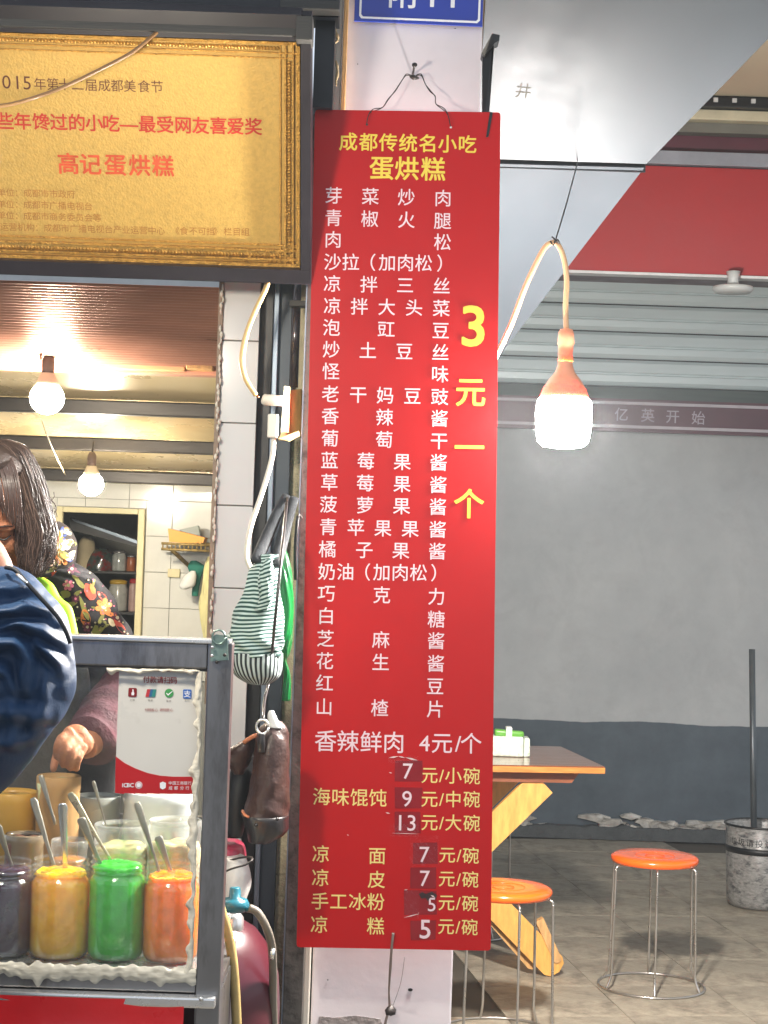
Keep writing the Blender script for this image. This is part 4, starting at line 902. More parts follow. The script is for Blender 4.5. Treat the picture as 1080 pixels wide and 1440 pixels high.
# ------------------------------------------------------------------ glass case of the stall
YF = 3.2
t = thing('display_case', 'stainless steel framed glass case holding the jam jars at the front of the stall', 'display case', (X(150, YF), YF, 0))
def zf(py, Y=YF, px=200): return Z(px, py, Y)
ux0, ux1 = X(287, YF, 1100), X(321, YF, 1100)
lx = -1.05
box('upright', ux0, ux1, YF-.02, YF+.03, 0.02, zf(903, px=305), m_steel, t, .003)
box('top_rail', lx, ux0-.001, YF-.018, YF+.025, zf(937), zf(902), m_steel, t, .003)
box('top_lip', lx, ux1-.004, YF-.024, YF+.03, zf(901.5), zf(895), m_stst, t, .002)
box('rail_shadow_gap', lx, ux0-.001, YF-.01, YF+.02, zf(941), zf(937.5), m_galv, t)
box('sill', lx, ux0-.001, YF-.016, YF+.03, zf(1391), zf(1364), m_steel, t, .003)
box('counter_edge', lx, ux1-.006, YF-.045, YF-.018, zf(1407), zf(1392), m_stst, t, .004)
box('counter', lx, ux1-.008, YF-.017, YF+.62, zf(1404), zf(1393), m_steel, t, .001)
box('end_panel', ux0-.001, ux1-.006, YF-.016, YF+.6, .02, zf(1406), m_steel, t)
bolt = P(283, 1404, YF-.045); lathe('bolt', [(.004, 0), (.004, .004), (.001, .006)], bolt, m_stst, t, axis=Matrix.Rotation(R(90), 4, 'X'), seg=10)
m_case = glass('case_glass', tint=(.97, .985, .98), f0=.02, rough=.05, milky=.018)
box('glass_pane', lx, ux0-.003, YF+.002, YF+.006, zf(1365), zf(940), m_case, t)
box('tray_floor', lx, ux0-.01, YF+.05, YF+.6, zf(1384), zf(1372), m_stst, t)
# silicone smears
bm = BM(); m_sil = mat('white_silicone', 'd9d2bf', .4, var=.15, scale=30, bump=.35, bscale=45, stretch=(.4, 1, 1.6))
def smear(path, w0, w1, seed):
    # irregular smear: path points, extra width below (w0) with ragged lobes (w1)
    n = len(path); rows = []
    for i, (x, y, nx_, ny_) in enumerate(path):
        nz = lambda f, k: noise.noise(Vector((i*f, seed+k, 0)))
        wd = w0*(1+.5*nz(.1, 0)) + w1*max(0, nz(.12, 1)*2.2+.15) + w1*.3*abs(nz(.07, 2))
        up_ = w0*.4*(1+nz(.12, 3)); r_ = []; wd += w1*.9*math.sin(i*.09+seed)*math.sin(i*.037)
        for k in range(7):
            s_ = k/6; d_ = -up_ + (wd+up_)*s_; h = .0045*math.sin(math.pi*min(1, max(0, s_)))**.5*(1+1.1*nz(.09, 10+k)) 
            r_.append(bm.verts.new(P(x+nx_*d_+nz(.09, 20+k)*2, y+ny_*d_+nz(.09, 30+k)*2.5, YF-.0165-h)))
        rows.append(r_)
    for i in range(n-1):
        for k in range(6): bm.faces.new((rows[i][k], rows[i+1][k], rows[i+1][k+1], rows[i][k+1]))
smear([(-20+i*1.6, 1358+i*1.6*.03, 0, 1) for i in range(186)], 15, 5, 3)
smear([(283-(y-940)*.034, y, -1, 0) for y in range(944, 1372, 2)], 5.5, 5, 7)
smear([(150+i*1.5, 940+i*1.5*.025, 0, 1) for i in range(88)], 3, 3, 12)
obj('silicone', bm, m_sil, t, smooth=True)['kind'] = 'stuff'
# red cloth apron of the stall
t = thing('red_panel', 'bright red plastic sheet hung below the steel counter edge', 'panel', (X(120, YF), YF-.03, .5))
bm = BM(); gv = []
for i in range(50):
    rowv = []
    for j in range(26):
        px = -200+i*9.4; py = 1407+j*9+ (px-262)*.033*0; pp = P(px, py+(px-200)*.033*0, YF-.05)
        z = zf(1405, YF-.05)-.002-j*.024; x = lx+.12+(X(262, YF, 1420)-lx-.12)*i/49
        rowv.append(bm.verts.new((x, YF-.045+.006*math.exp(-((j-2.6)/.5)**2)*-1+.004*noise.noise(Vector((x*7, 0, z*9)))-.004*(j > 2), z)))
    gv.append(rowv)
for i in range(49):
    for j in range(25): bm.faces.new((gv[i][j], gv[i+1][j], gv[i+1][j+1], gv[i][j+1]))
obj('sheet', bm, mat('bright_red_plastic', 'c8101a', .3, var=.1, scale=8, coat=.2, bump=.2, bscale=20), t, smooth=True)
# latch
t = thing('latch', 'greenish steel latch plate with ring on top of the case upright', 'latch', P(308, 910, YF-.03))
m_lat = mat('patina_steel', '7d938a', .35, metal=.7, var=.25, scale=40)
bm = BM(); slab(bm, [P(298, 896, YF-.03), P(304, 892, YF-.03), P(320, 894, YF-.03), P(321, 928, YF-.03), P(296, 930, YF-.03)], Vector((0, -1, 0)), .006); obj('plate', bm, m_lat, t)
c = P(307.5, 896, YF-.034); bm = BM(); add_tube(bm, [c+Vector((math.cos(a)*.0115, 0, math.sin(a)*.0125)) for a in [k/16*math.tau for k in range(17)]], .0018, 7); obj('ring', bm, m_lat, t, smooth=True)
for x, y in ((299, 910), (298.5, 922), (305, 931), (316, 921)): lathe('bolt', [(.0032, 0), (.003, .003), (.001, .0045)], P(x, y, YF-.036), m_stst if x < 300 else m_wire, t, axis=Matrix.Rotation(R(90), 4, 'X'), seg=10)
# payment card
pc = Plane(P(166, 945, YF-.003), (1, 0, 0), (0, 0, -1))
t = thing('payment_sign', 'white and red payment card taped behind the glass of the case', 'sign', P(220, 1030, YF-.003))
def z4(x, y): return (160+x/7.2, 930+y/7.2)
m_card = mat('card_white', 'cfcdc6', .3, var=.04, coat=.3); m_cred = mat('card_red', 'b5161d', .3, var=.05, coat=.3)
bm = BM(); slab(bm, q(pc, [z4(*p) for p in ((55, 95), (860, 110), (835, 1345), (10, 1330))]), pc.n, .0015); obj('card', bm, m_card, t)
crv = [(20, 962), (110, 1030), (220, 1085), (340, 1130), (470, 1158), (600, 1168), (838, 1168)]
bm = BM()
for i in range(len(crv)-1):
    a, c2 = crv[i], crv[i+1]; slab(bm, q(pc, [z4(*a), z4(*c2), z4(c2[0]-4 if i > 4 else c2[0]-4, 1343), z4(a[0]-4 if i else 12, 1331+a[0]*.014)], .0006), pc.n, .0005)
obj('red_wave', bm, m_cred, t)
def l4(s, xs, y, size, m, off=.01, dy=0): return lettering(pc, [(c, *z4(x, y+dy*(x-xs[0]))) for c, x in zip(s, xs)], off, m, t, size/7.2, lift=.0014)
m_dred = mat('dark_red_print', '8c1c22', .5); m_gry = mat('grey_print', '6c6a68', .5)
l4('付款请扫码', (330, 400, 470, 540, 608), 185, 72, m_dred, .02, .03)
l4('付钱省心收钱放心', (330, 362, 394, 430, 482, 515, 548, 585), 492, 36, m_dred, .0)
l4('ICBC', (90, 118, 148, 184), 1253, 58, m_pwhite, .03); l4('中国工商银行', (572, 612, 650, 690, 728, 770), 1233, 38, m_pwhite, 0)
l4('成都分行', (575, 630, 690, 745), 1283, 40, m_pwhite, 0)
for x, s in ((187, '工银'), (370, '银联'), (556, '微信'), (742, '支付')): l4(s, (x-14, x+14), 393 if x < 500 else 400, 24, m_gry, 0)
def shape(pts, m, name, lift=.0012):
    bm = BM(); slab(bm, q(pc, [z4(*p) for p in pts], lift), pc.n, .0004); return obj(name, bm, m, t)
def circ(x, y, r, n=20): return [(x+math.cos(k/n*math.tau)*r, y+math.sin(k/n*math.tau)*r) for k in range(n)]
shape([(150, 275), (158, 269), (226, 270), (234, 278), (232, 352), (224, 360), (152, 358), (145, 350)], mat('icon_dark_red', '7a1218', .4), 'icon')
shape([(178, 318), (188, 312), (188, 284), (200, 284), (202, 310), (208, 322), (204, 344), (180, 344)], m_pwhite, 'icon_mark', .0018)
shape([(338, 282), (380, 282), (362, 360), (320, 360)], mat('icon_red', 'b03038', .4), 'icon'); shape([(372, 282.5), (405, 282.5), (388, 360), (354, 360)], mat('icon_blue', '2b5c86', .4), 'icon', .0014); shape([(400, 283), (432, 283), (416, 360), (382, 360)], mat('icon_teal', '2f7f78', .4), 'icon', .0016)
shape(circ(560, 322, 45), mat('icon_green', '3d8f4c', .4), 'icon'); shape([(533, 318), (550, 332), (592, 300), (596, 306), (550, 348), (530, 326)], m_pwhite, 'icon_mark', .0018)
shape([(702, 290), (708, 284), (780, 285), (787, 292), (786, 372), (780, 378), (708, 376), (701, 370)], mat('icon_alipay_blue', '3a66b0', .4), 'icon'); l4('支', (744,), 332, 74, m_pwhite, .01)
bm = BM()
for rr_, off in ((36, .0012), (29, .0016), (24, .002)):
    slab(bm, q(pc, [z4(*p) for p in circ(253, 1253, rr_)], off), pc.n, .0003)
for i, f in enumerate(bm.faces): f.material_index = 0 if not (22 <= i < 44) else 1
obj('bank_emblem', bm, None, t, mats=[m_pwhite, m_cred]); l4('工', (253,), 1253, 40, m_cred, .02)
shape([(466, 1232), (496, 1218), (528, 1232), (526, 1280), (496, 1298), (468, 1282)], m_pwhite, 'icon_mark', .0014)

# ------------------------------------------------------------------ jars
m_jglass = glass('jar_glass', tint=(.96, .98, .97), f0=.085, rough=.05, milky=.05)
def jam(col, name, coat=.6, sub=.95): return mat(name, col, .14, var=.2, scale=38, coat=coat, sub=sub, bump=.25, bscale=60, sscale_=.05)
YJ = 3.33; zj0 = zf(1371)+.001
YOF = YF
def big_jar(label, px, wpx, py_top, fill, m, Y=YJ, py_bot=1350):
    r = wpx/2*Y/F; x = X(px, Y, 1280); h = Z(px, py_top, Y)-zj0; hb = h*.80
    t = thing('jar', label, 'jar', (x, Y, zj0), 'wide glass jars of jam in the front row of the case')
    body = [(r*.9, 0), (r*.98, .006), (r, .014), (r, hb*.93), (r*.985, hb*.97), (r*.93, hb*1.0)]
    thr = []
    for k in range(3): z = hb*1.02+k*(h-hb)*.24; thr += [(r*.88, z), (r*.965, z+(h-hb)*.1), (r*.88, z+(h-hb)*.2)]
    prof = body+thr+[(r*.9, h*.985), (r*.93, h*.992), (r*.91, h)]
    lathe('glass_body', prof, (x, Y, zj0), m_jglass, t, seg=40, capt=False)
    hf = h*fill; inner = [(rr_*(.965 if z < hb*.95 else .9), z+.002) for rr_, z in prof if z < hf]; last = inner[-1][0]
    bm = add_lathe(BM(), inner+[(last, hf), (last*.7, hf+.004), (last*.35, hf+.006), (.001, hf+.004)], (x, Y, zj0), 36)
    for v in bm.verts:
        if v.co.z > zj0+hf*.96: v.co += noise.noise_vector(v.co*70)*.006
    obj('jam', bm, m, t, smooth=True)
    return t
mp = jam('33102f', 'purple_jam', sub=.05); my = jam('f7b414', 'yellow_jam'); mg = jam('3ab830', 'green_jam'); mo = jam('f58412', 'orange_jam')
big_jar('jar of dark purple jam at the left edge, left of the yellow jar', 3, 84, 1209, .9, mp)
big_jar('jar of bright yellow jam between the purple and green jars', 84, 83, 1206, .87, my)
big_jar('jar of bright green jam between the yellow and orange jars', 164, 80, 1202, .9, mg)
big_jar('jar of orange jam beside the steel upright of the case', 241, 79, 1212, .87, mo)
def spoon(label, a, b2, r0=.004, r1=.007, m=m_stst):
    t = thing('spoon', label, 'spoon', a); pa, pb = Vector(a), Vector(b2)
    tube('handle', [pa, pa.lerp(pb, .35), pa.lerp(pb, .7), pa.lerp(pb, .93), pb], [r0*.7, r0*.75, r1*.85, r1, r1*.6], m, t, sub=3, flat=.3, up=(0, 1, 0), seg=10)
m_tool = mat('tarnished_steel', 'a39e92', .32, metal=.65, var=.25)
spoon('broad bright spoon standing upright in the yellow jam', P(92, 1222, YJ), P(88, 1130, YJ-.04), .007, .0095)
spoon('steel spoon leaning left out of the purple jam', P(18, 1222, YJ), P(-4, 1160, YJ-.02), .005, .008, m_tool)
spoon('steel spoon leaning against the back of the yellow jar', P(78, 1224, YJ+.02), P(46, 1122, YJ+.05), .005, .0075, m_tool)
spoon('dark flat spoon leaning out of the green jam', P(141, 1215, YJ), P(113, 1150, YJ-.02), .006, .009, m_tool)
spoon('long pale spoon leaning out of the green jam', P(156, 1210, YJ+.02), P(98, 1115, YJ+.05), .004, .008, mat('pale_spoon', 'b5ab90', .3, metal=.7))
spoon('long spoon leaning left out of the orange jam', P(226, 1232, YJ), P(192, 1128, YJ), .004, .0075, m_tool)
spoon('short dark spoon in the orange jam', P(242, 1232, YJ+.02), P(222, 1176, YJ+.02), .006, .0085, m_tool)
YK = 3.52
def pot(label, px, wpx, py_t, m, Y=YK, name='tub', cat='tub', lid=None, pyb=1371, group=None):
    r = wpx/2*Y/F; x = X(px, Y, py_t); h = Z(px, py_t, Y)-zj0
    t = thing(name, label, cat, (x, Y, zj0))
    lathe('body', [(r*.88, 0), (r*.97, .01), (r, h*.5), (r, h*.9), (r*1.03, h*.92), (r*1.03, h*.99), (r*.98, h), (r*.95, h*.96)], (x, Y, zj0), m, t, seg=36, capt=False)
    clear = m.name == 'clear_tub'; f_ = .80 if clear else .955
    bm = add_lathe(BM(), [(r*.84, .004), (r*.92, h*.3), (r*.94, h*(f_-.06)), (r*.95, h*f_), (r*.6, h*(f_+.015)), (.001, h*(f_+.01))], (x, Y, zj0), 30)
    for v in bm.verts: v.co += noise.noise_vector(v.co*45)*(.007 if v.co.z > zj0+h*.5 else .002)
    obj('filling', bm, lid if lid is not None and lid.name != 'clear_tub' else (m_pale1 if clear else mat('milky_filling', 'c4c4b4', .3)), t, smooth=True)
    return t
m_pale1 = mat('pale_green_cream', 'c9c690', .25, var=.25, scale=22, bump=.4, bscale=40, coat=.3); m_clr = glass('clear_tub', tint=(.95, .96, .93), f0=.08, rough=.08, milky=.16)
pot('wide tub of pale yellow pickle behind the green jar', 172, 76, 1158, m_clr, 3.5, lid=m_pale1)
pot('wide tub of pale beige relish behind the orange jar', 247, 72, 1152, m_clr, 3.5, lid=mat('pale_beige', 'c9b48c', .3, var=.25, scale=22, bump=.5))
pot('jar of orange relish behind the yellow jar', 98, 50, 1180, m_clr, 3.47, lid=mat('orange_relish', 'c07a48', .3, var=.3, scale=30))
pot('glass pot with brown paste behind the purple jar', 35, 54, 1172, mat('brownish_glass', '8a7860', .15, coat=.6, var=.2), 3.47, lid=mat('brown_paste', '6b4436', .3, var=.3, scale=30))
pot('large yellow tub behind the left spoons', 16, 72, 1112, mat('yellow_tub', 'c9983e', .35, var=.15), 3.62, lid=mat('yellow_paste', 'c9a24e', .4))
pot('tan paper tub standing right under the womans hand', 83, 60, 1090, mat('tan_paper', 'b38a58', .6, var=.15), 3.6, lid=m_pale1)
pot('white mixing bowl behind the payment card', 225, 100, 1112, mat('white_enamel', 'c9ccca', .2, coat=.5, var=.05), 3.66, 'bowl', 'bowl', lid=mat('grey_liquid', 'a7a79b', .15))
pot('pale plastic tub behind the long spoon of the green jar', 138, 62, 1118, mat('milky_plastic', 'b7bab2', .3, var=.08), 3.7, lid=m_clr)
spoon('thin steel spoon standing in the pale yellow pickle', P(150, 1164, 3.5), P(131, 1098, 3.5), .0025, .004, m_tool)
spoon('steel ladle handle beside the tan paper tub', P(78, 1160, 3.5), P(57, 1090, 3.52), .004, .006, m_tool)
box('stall_rear', lx, ux0-.01, YF+.64, YF+.66, 0.02, zf(1150, 3.8), m_steel, bpy.data.objects['display_case'])

# ------------------------------------------------------------------ table
t = thing('table', 'brown wooden folding table with crossed legs beside the red menu board', 'table', (.5, 6.4, 0))
zt0 = .75; fr = P(850, 1080, 6.2)
FR = Vector((X(850, 6.2, 1080), 6.2)); d8 = R(8); ex = Vector((math.cos(d8), math.sin(d8))); ey = Vector((-math.sin(d8), math.cos(d8)))
zt0 = Z(850, 1078, 6.2)
def tp(u, v): c = FR-ex*u+ey*v; return c
bm = BM(); slab(bm, [Vector((*tp(0, 0), zt0)), Vector((*tp(0, .64), zt0)), Vector((*tp(1.0, .64), zt0)), Vector((*tp(1.0, 0), zt0))], Vector((0, 0, 1)), .004); obj('top_veneer', bm, m_top, t)
bm = BM(); slab(bm, [Vector((*tp(-.002, -.002), zt0-.0045)), Vector((*tp(-.002, .642), zt0-.0045)), Vector((*tp(1.0, .642), zt0-.0045)), Vector((*tp(1.0, -.002), zt0-.0045))], Vector((0, 0, 1)), .02); obj('tabletop', bm, m_wood, t)
for v in (.06, .54):
    bm = BM(); slab(bm, [Vector((*tp(.07, v), zt0-.026)), Vector((*tp(.95, v), zt0-.026)), Vector((*tp(.95, v), zt0-.066)), Vector((*tp(.1, v), zt0-.066))], Vector((*(-ey), 0)), .03); obj('apron', bm, mat('apron_wood', '80482a', .5, var=.25, stretch=(1, 8, 8)), t)
def board(name, a, b2, v, wd, th, m, par):
    A = Vector((*tp(a[0], v), a[1])); B = Vector((*tp(b2[0], v), b2[1])); d = (B-A).normalized(); n = Vector((*(-ey), 0)); s = d.cross(n).normalized()*wd/2
    bm = BM(); pts = [A-s, A+s, B+s]
    for k in range(5): an = k/4*math.pi; pts.append(B + s*math.cos(an)+d*wd/2*math.sin(an)*.7)
    slab(bm, pts[:3]+pts[4:], n, th); obj(name, bm, m, par)
board('leg', (.2, zt0-.067), (.86, .03), .07, .1, .022, m_pine, t)
board('leg', (.8, zt0-.067), (.135, .04), .105, .09, .022, m_pine, t)
board('leg', (.8, zt0-.067), (.2, .04), .135, .05, .022, m_tan, t)
board('leg', (.2, zt0-.067), (.86, .03), .5, .09, .022, m_pine, t); board('leg', (.8, zt0-.067), (.135, .04), .47, .09, .022, m_pine, t)
bm = BM(); A = Vector((*tp(.13, .1), .03))
board('foot_block', (.19, .2), (.12, .06), .1, .03, .03, m_tan, t)
# tissue pack
p = P(718, 1068, 6.4); zt1 = zt0+.0008; n0 = Vector((X(718, 6.42, 1060), 6.42))
t = thing('tissue_pack', 'white and green pack of paper napkins on the wooden table', 'tissue pack', (n0.x, n0.y, zt1))
bm = BM(); add_box(bm, n0.x-.075, n0.x+.045, 6.4, 6.49, zt1, zt1+.072, .008)
for v in bm.verts: v.co += noise.noise_vector(v.co*30)*.004; v.co.z = max(v.co.z, zt1)
obj('pack', bm, mat('pack_white', 'd3dccb', .35, var=.25, scale=60, spot='8fae8a', spots=(.6, .66), sscale=50), t, smooth=True)
bm = BM(); add_box(bm, n0.x-.06, n0.x+.042, 6.41, 6.48, zt1+.07, zt1+.092, .008)
for v in bm.verts: v.co += noise.noise_vector(v.co*40)*.007
obj('green_wrap', bm, mat('pack_green', '5f9e3a', .35, var=.2), t, smooth=True)
bm = BM(); add_box(bm, n0.x-.02, n0.x+.002, 6.398, 6.45, zt1+.066, zt1+.106, .004); obj('tissue', bm, mat('tissue_white', 'e4e6e2', .8), t, smooth=True)
bm = BM(); add_box(bm, n0.x+.047, n0.x+.068, 6.42, 6.5, zt1, zt1+.066, .005)
for v in bm.verts: v.co += noise.noise_vector(v.co*40)*.004; v.co.z = max(v.co.z, zt1)
obj('second_pack', bm, mat('pack_white', 'd3dccb', .35), t, smooth=True)

# ------------------------------------------------------------------ stools
def stool(label, px, Y, rot, s=1.0, group='orange round stools'):
    x = X(px, Y, 1200+200*(Y < 5.9)); t = thing('stool', label, 'stool', (x, Y, 0), group); c = Vector((x, Y, 0)); h = .452*s; r = .152*s
    lathe('seat', [(.02, h-.012), (r*.86, h-.026), (r*.97, h-.024), (r, h-.012), (r*.985, h-.003), (r*.9, h+.003), (r*.6, h+.001), (r*.3, h-.001), (.001, h-.001)], c, m_oplast, t, seg=48)
    bm = BM()
    for k in range(1, 4): add_tube(bm, [c+Vector((math.cos(a)*r*.22*k, math.sin(a)*r*.22*k, h+.0005)) for a in [q_/30*math.tau for q_ in range(31)]], .0011, 5)
    obj('seat_ridge', bm, m_oplast, t, smooth=True)['kind'] = 'stuff'
    rb_ = .183*s
    for k in range(6):
        a = rot+k/6*math.tau; e = Vector((math.cos(a), math.sin(a), 0))
        tube('leg', [c+e*r*.7+Vector((0, 0, h-.028)), c+e*r*.96+Vector((0, 0, h-.03)), c+e*r*1.03+Vector((0, 0, h-.042)), c+e*r*1.03+Vector((0, 0, h-.07)), c+e*r*1.07+Vector((0, 0, .12)), c+e*r*1.08+Vector((0, 0, .05)), c+e*rb_+Vector((0, 0, .006))], .0042*s, m_chrome, t, sub=4, seg=8)
    bm = BM(); add_tube(bm, [c+Vector((math.cos(a)*rb_, math.sin(a)*rb_, .0045)) for a in [k/48*math.tau for k in range(49)]], .0042*s, 8); obj('floor_ring', bm, m_chrome, t, smooth=True)
    return t
stool('orange round stool with wire legs standing free in front of the dark wall', 921, 6.19, R(25))
stool('orange round stool with wire legs partly hidden by the foot of the menu board', 703, 5.5, R(-15))
# stool further under the table (dark legs only)
s3 = stool('wire legged stool pushed under the wooden table behind the menu board', 660, 7.0, R(0))
# ------------------------------------------------------------------ bin with broom handle
bx, by = X(1069, 7.75, 1275), 7.75; m_bin = mat('printed_bin', '8c8a86', .35, var=.35, scale=50, spot='4a4a4c', spots=(.5, .62), sscale=22, stretch=(1, 1, 2.2))
t = thing('bin', 'grey printed waste bin with a dark rim against the dark wall', 'bin', (bx, by, 0))
lathe('body', [(.125, 0), (.14, .008), (.146, .03), (.158, .35), (.156, .352), (.15, .34), (.14, .04), (.01, .02)], (bx, by, 0), m_bin, t, seg=48, capt=False)
bm = BM(); add_tube(bm, [Vector((bx+math.cos(a)*.16, by+math.sin(a)*.16, .352)) for a in [k/40*math.tau for k in range(41)]], .005, 8); obj('rim', bm, m_black, t, smooth=True)
bm = BM(); add_lathe(bm, [(.1535, .235), (.155, .235), (.157, .262), (.1553, .262)], (bx, by, 0), 48, capb=False, capt=False); obj('dark_band', bm, m_black, t, smooth=True)
# characters round it
glyphs('垃圾请投进桶内', .02); bm = BM()
for i, ch in enumerate('垃圾请投进桶内'):
    a = R(-150+i*14.5); vs, fs = GL[(ch, .02)]
    nv = [bm.verts.new((bx+math.cos(a+(v.x-.5)*.034/.155)*(.1575), by+math.sin(a+(v.x-.5)*.034/.155)*(.1575), .285+(v.y-.3)*.034)) for v in vs]
    for f in fs:
        try: bm.faces.new([nv[k] for k in f])
        except ValueError: pass
obj('lettering', bm, m_black, t)
t = thing('broom', 'dark grey broom handle standing in the printed waste bin', 'broom', P(1063, 1160, 7.72))
tube('handle', [Vector((X(1064, 7.72, 1160), 7.72, .03)), P(1057.5, 913, 7.68)], .0135, mat('grey_pole', '4d5357', .35, metal=.4, var=.2), t, seg=12)
lathe('brush', [(.03, 0.0), (.05, .01), (.045, .05), (.02, .07)], (X(1064, 7.72, 1160), 7.72, .022), m_black, t)

# ------------------------------------------------------------------ people
def remeshed(bm, vox, smooth_it=2):
    me = bpy.data.meshes.new('r'); bm.to_mesh(me); bm.free(); o = bpy.data.objects.new('r', me); COL.objects.link(o)
    md = o.modifiers.new('r', 'REMESH'); md.mode = 'VOXEL'; md.voxel_size = vox
    if smooth_it: sm = o.modifiers.new('s', 'SMOOTH'); sm.iterations = smooth_it; sm.factor = .5
    bpy.context.view_layer.update(); dg = bpy.context.evaluated_depsgraph_get()
    m2 = bpy.data.meshes.new_from_object(o.evaluated_get(dg), depsgraph=dg); bpy.data.objects.remove(o)
    b2 = BM(); b2.from_mesh(m2); bpy.data.meshes.remove(m2); return b2
def add_ball(bm, c, r, mtx=None, seg=20, ring=14):
    c = Vector(c); r = Vector(r) if hasattr(r, '__len__') else Vector((r, r, r)); M = mtx or Matrix.Identity(3); rows = []
    for i in range(1, ring):
        a = math.pi*i/ring; rows.append([bm.verts.new(c+M @ Vector((math.sin(a)*math.cos(k/seg*math.tau)*r.x, math.sin(a)*math.sin(k/seg*math.tau)*r.y, math.cos(a)*r.z))) for k in range(seg)])
    t_ = bm.verts.new(c+M @ Vector((0, 0, r.z))); b_ = bm.verts.new(c-M @ Vector((0, 0, r.z)))
    for i in range(len(rows)-1):
        for k in range(seg): bm.faces.new((rows[i][k], rows[i+1][k], rows[i+1][(k+1) % seg], rows[i][(k+1) % seg]))
    for k in range(seg): bm.faces.new((t_, rows[0][k], rows[0][(k+1) % seg])); bm.faces.new((b_, rows[-1][(k+1) % seg], rows[-1][k]))
def add_head(bm, c, fwd, k=1.0):
    """skull, jaw, nose, brow, lips, ears as overlapping volumes (remeshed afterwards)"""
    f = Vector(fwd).normalized(); up = Vector((0, 0, 1)); up = (up-f*up.dot(f)).normalized(); rt = f.cross(up)
    M = Matrix((rt, f, up)).transposed(); c = Vector(c)
    def at(x, y, z): return c + (rt*x+f*y+up*z)*k
    add_ball(bm, at(0, -.012, .03), (.077*k, .095*k, .088*k), M); add_ball(bm, at(0, .022, -.03), (.062*k, .068*k, .078*k), M)
    add_ball(bm, at(0, .05, -.082), (.03*k, .03*k, .026*k), M)
    for s_ in (-1, 1):
        add_ball(bm, at(s_*.036, .058, -.022), (.026*k, .024*k, .028*k), M); add_ball(bm, at(s_*.03, .075, .026), (.024*k, .012*k, .009*k), M)
        add_ball(bm, at(s_*.078, -.006, -.005), (.01*k, .02*k, .032*k), M); add_ball(bm, at(s_*.031, .068, .008), (.014*k, .013*k, .011*k), M)
    add_tube(bm, [at(0, .078, .018), at(0, .094, -.01), at(0, .103, -.028)], [.008*k, .011*k, .014*k], 10, 3); add_ball(bm, at(0, .09, -.032), (.019*k, .012*k, .01*k), M)
    add_ball(bm, at(0, .082, -.056), (.024*k, .011*k, .006*k), M); add_ball(bm, at(0, .08, -.066), (.02*k, .011*k, .007*k), M)
    return at
m_skin = mat('skin', 'a86f50', .6, var=.14, scale=30, sub=.1, bump=.25, bscale=160, spec=.3)
m_skin2 = mat('pale_skin', 'a87862', .6, var=.06, scale=20, sub=.15)
# woman behind the case
t = thing('person', 'dark haired woman in a floral padded jacket bending over the glass case', 'person', (X(40, 3.95, 1300), 4.0, 0))
W = t
HC = P(-14, 722, 3.49)
bm = BM(); at = add_head(bm, HC, (.12, -.8, -.62), 1.02)
add_tube(bm, [HC+Vector((0, .03, -.06)), P(-10, 800, 3.66), P(0, 850, 3.74)], [.055, .06, .09], 16, 3)
# torso core, arm, hand
add_tube(bm, [P(0, 830, 3.74), P(20, 950, 3.88), P(30, 1100, 3.98), P(40, 1300, 4.0)], [.1, .13, .13, .14], 18, 3)
sh, el, wr = P(95, 885, 3.86), P(205, 985, 3.8), P(120, 1050, 3.5)
add_tube(bm, [P(30, 830, 3.75), sh, el], [.04, .04, .038], 12, 3); add_tube(bm, [el, el.lerp(wr, .5), wr], [.038, .034, .026], 12, 3)
def fin(pts, r): add_tube(bm, [P(*p) for p in pts], [r, r*.98, r*.92, r*.8], 8, 3); add_ball(bm, P(*pts[-1]), r*.8, seg=8, ring=6)
add_ball(bm, P(106, 1039, 3.48), (.029, .02, .029)); add_ball(bm, P(114, 1045, 3.485), (.025, .02, .025))
for kx, ky in ((97, 1029), (102, 1037), (109, 1045), (116, 1052)): add_ball(bm, P(kx, ky, 3.452), .0112, seg=10, ring=8)
fin([(97, 1032, 3.455), (86, 1038, 3.435), (80, 1052, 3.43), (80, 1064, 3.44)], .0092)
fin([(102, 1040, 3.45), (92, 1050, 3.425), (88, 1064, 3.425), (89, 1075, 3.44)], .0095)
fin([(110, 1048, 3.45), (102, 1060, 3.425), (98, 1072, 3.43), (99, 1080, 3.445)], .009)
fin([(117, 1054, 3.455), (111, 1066, 3.435), (108, 1075, 3.44), (108, 1081, 3.45)], .008)
fin([(92, 1040, 3.47), (82, 1058, 3.48), (77, 1072, 3.475), (75, 1081, 3.465)], .0095)
obj('body', remeshed(bm, .0036, 1), m_skin, t, smooth=True)
bm = BM()
for s_ in (-1, 1): add_tube(bm, [at(s_*.045, .075, .006), at(s_*.033, .0825, .0), at(s_*.02, .08, .002)], [.001, .0022, .001], 6, 3)
obj('eyelash', bm, m_black, t, smooth=True)
bm = BM()
for s_ in (-1, 1): add_tube(bm, [at(s_*.05, .078, .03), at(s_*.034, .087, .036), at(s_*.016, .087, .03)], [.0015, .0035, .002], 6, 3, flat=.5)
obj('eyebrow', bm, mat('brow_brown', '3a2a24', .7), t, smooth=True)
m_hair = mat('dark_hair', '35241c', .5, var=.4, scale=40, stretch=(6, 6, .6), spec=.5, bump=.5, bscale=300); m_hair2 = mat('greying_hair', '604a3e', .35, var=.3, spec=.8)
hm = obj('hair', cushion([(621, -40, 14, .02, 3.52), (628, -70, 36, .055, 3.52), (648, -88, 50, .085, 3.52), (672, -94, 58, .098, 3.53), (690, -94, 63, .09, 3.56), (710, -90, 69, .08, 3.58), (735, -80, 75, .07, 3.6), (760, -70, 77, .06, 3.62), (780, -60, 74, .055, 3.63), (797, -40, 62, .04, 3.64), (806, -20, 50, .02, 3.64)], 3.52, seg=44, rough=.005), m_hair, t, smooth=True)
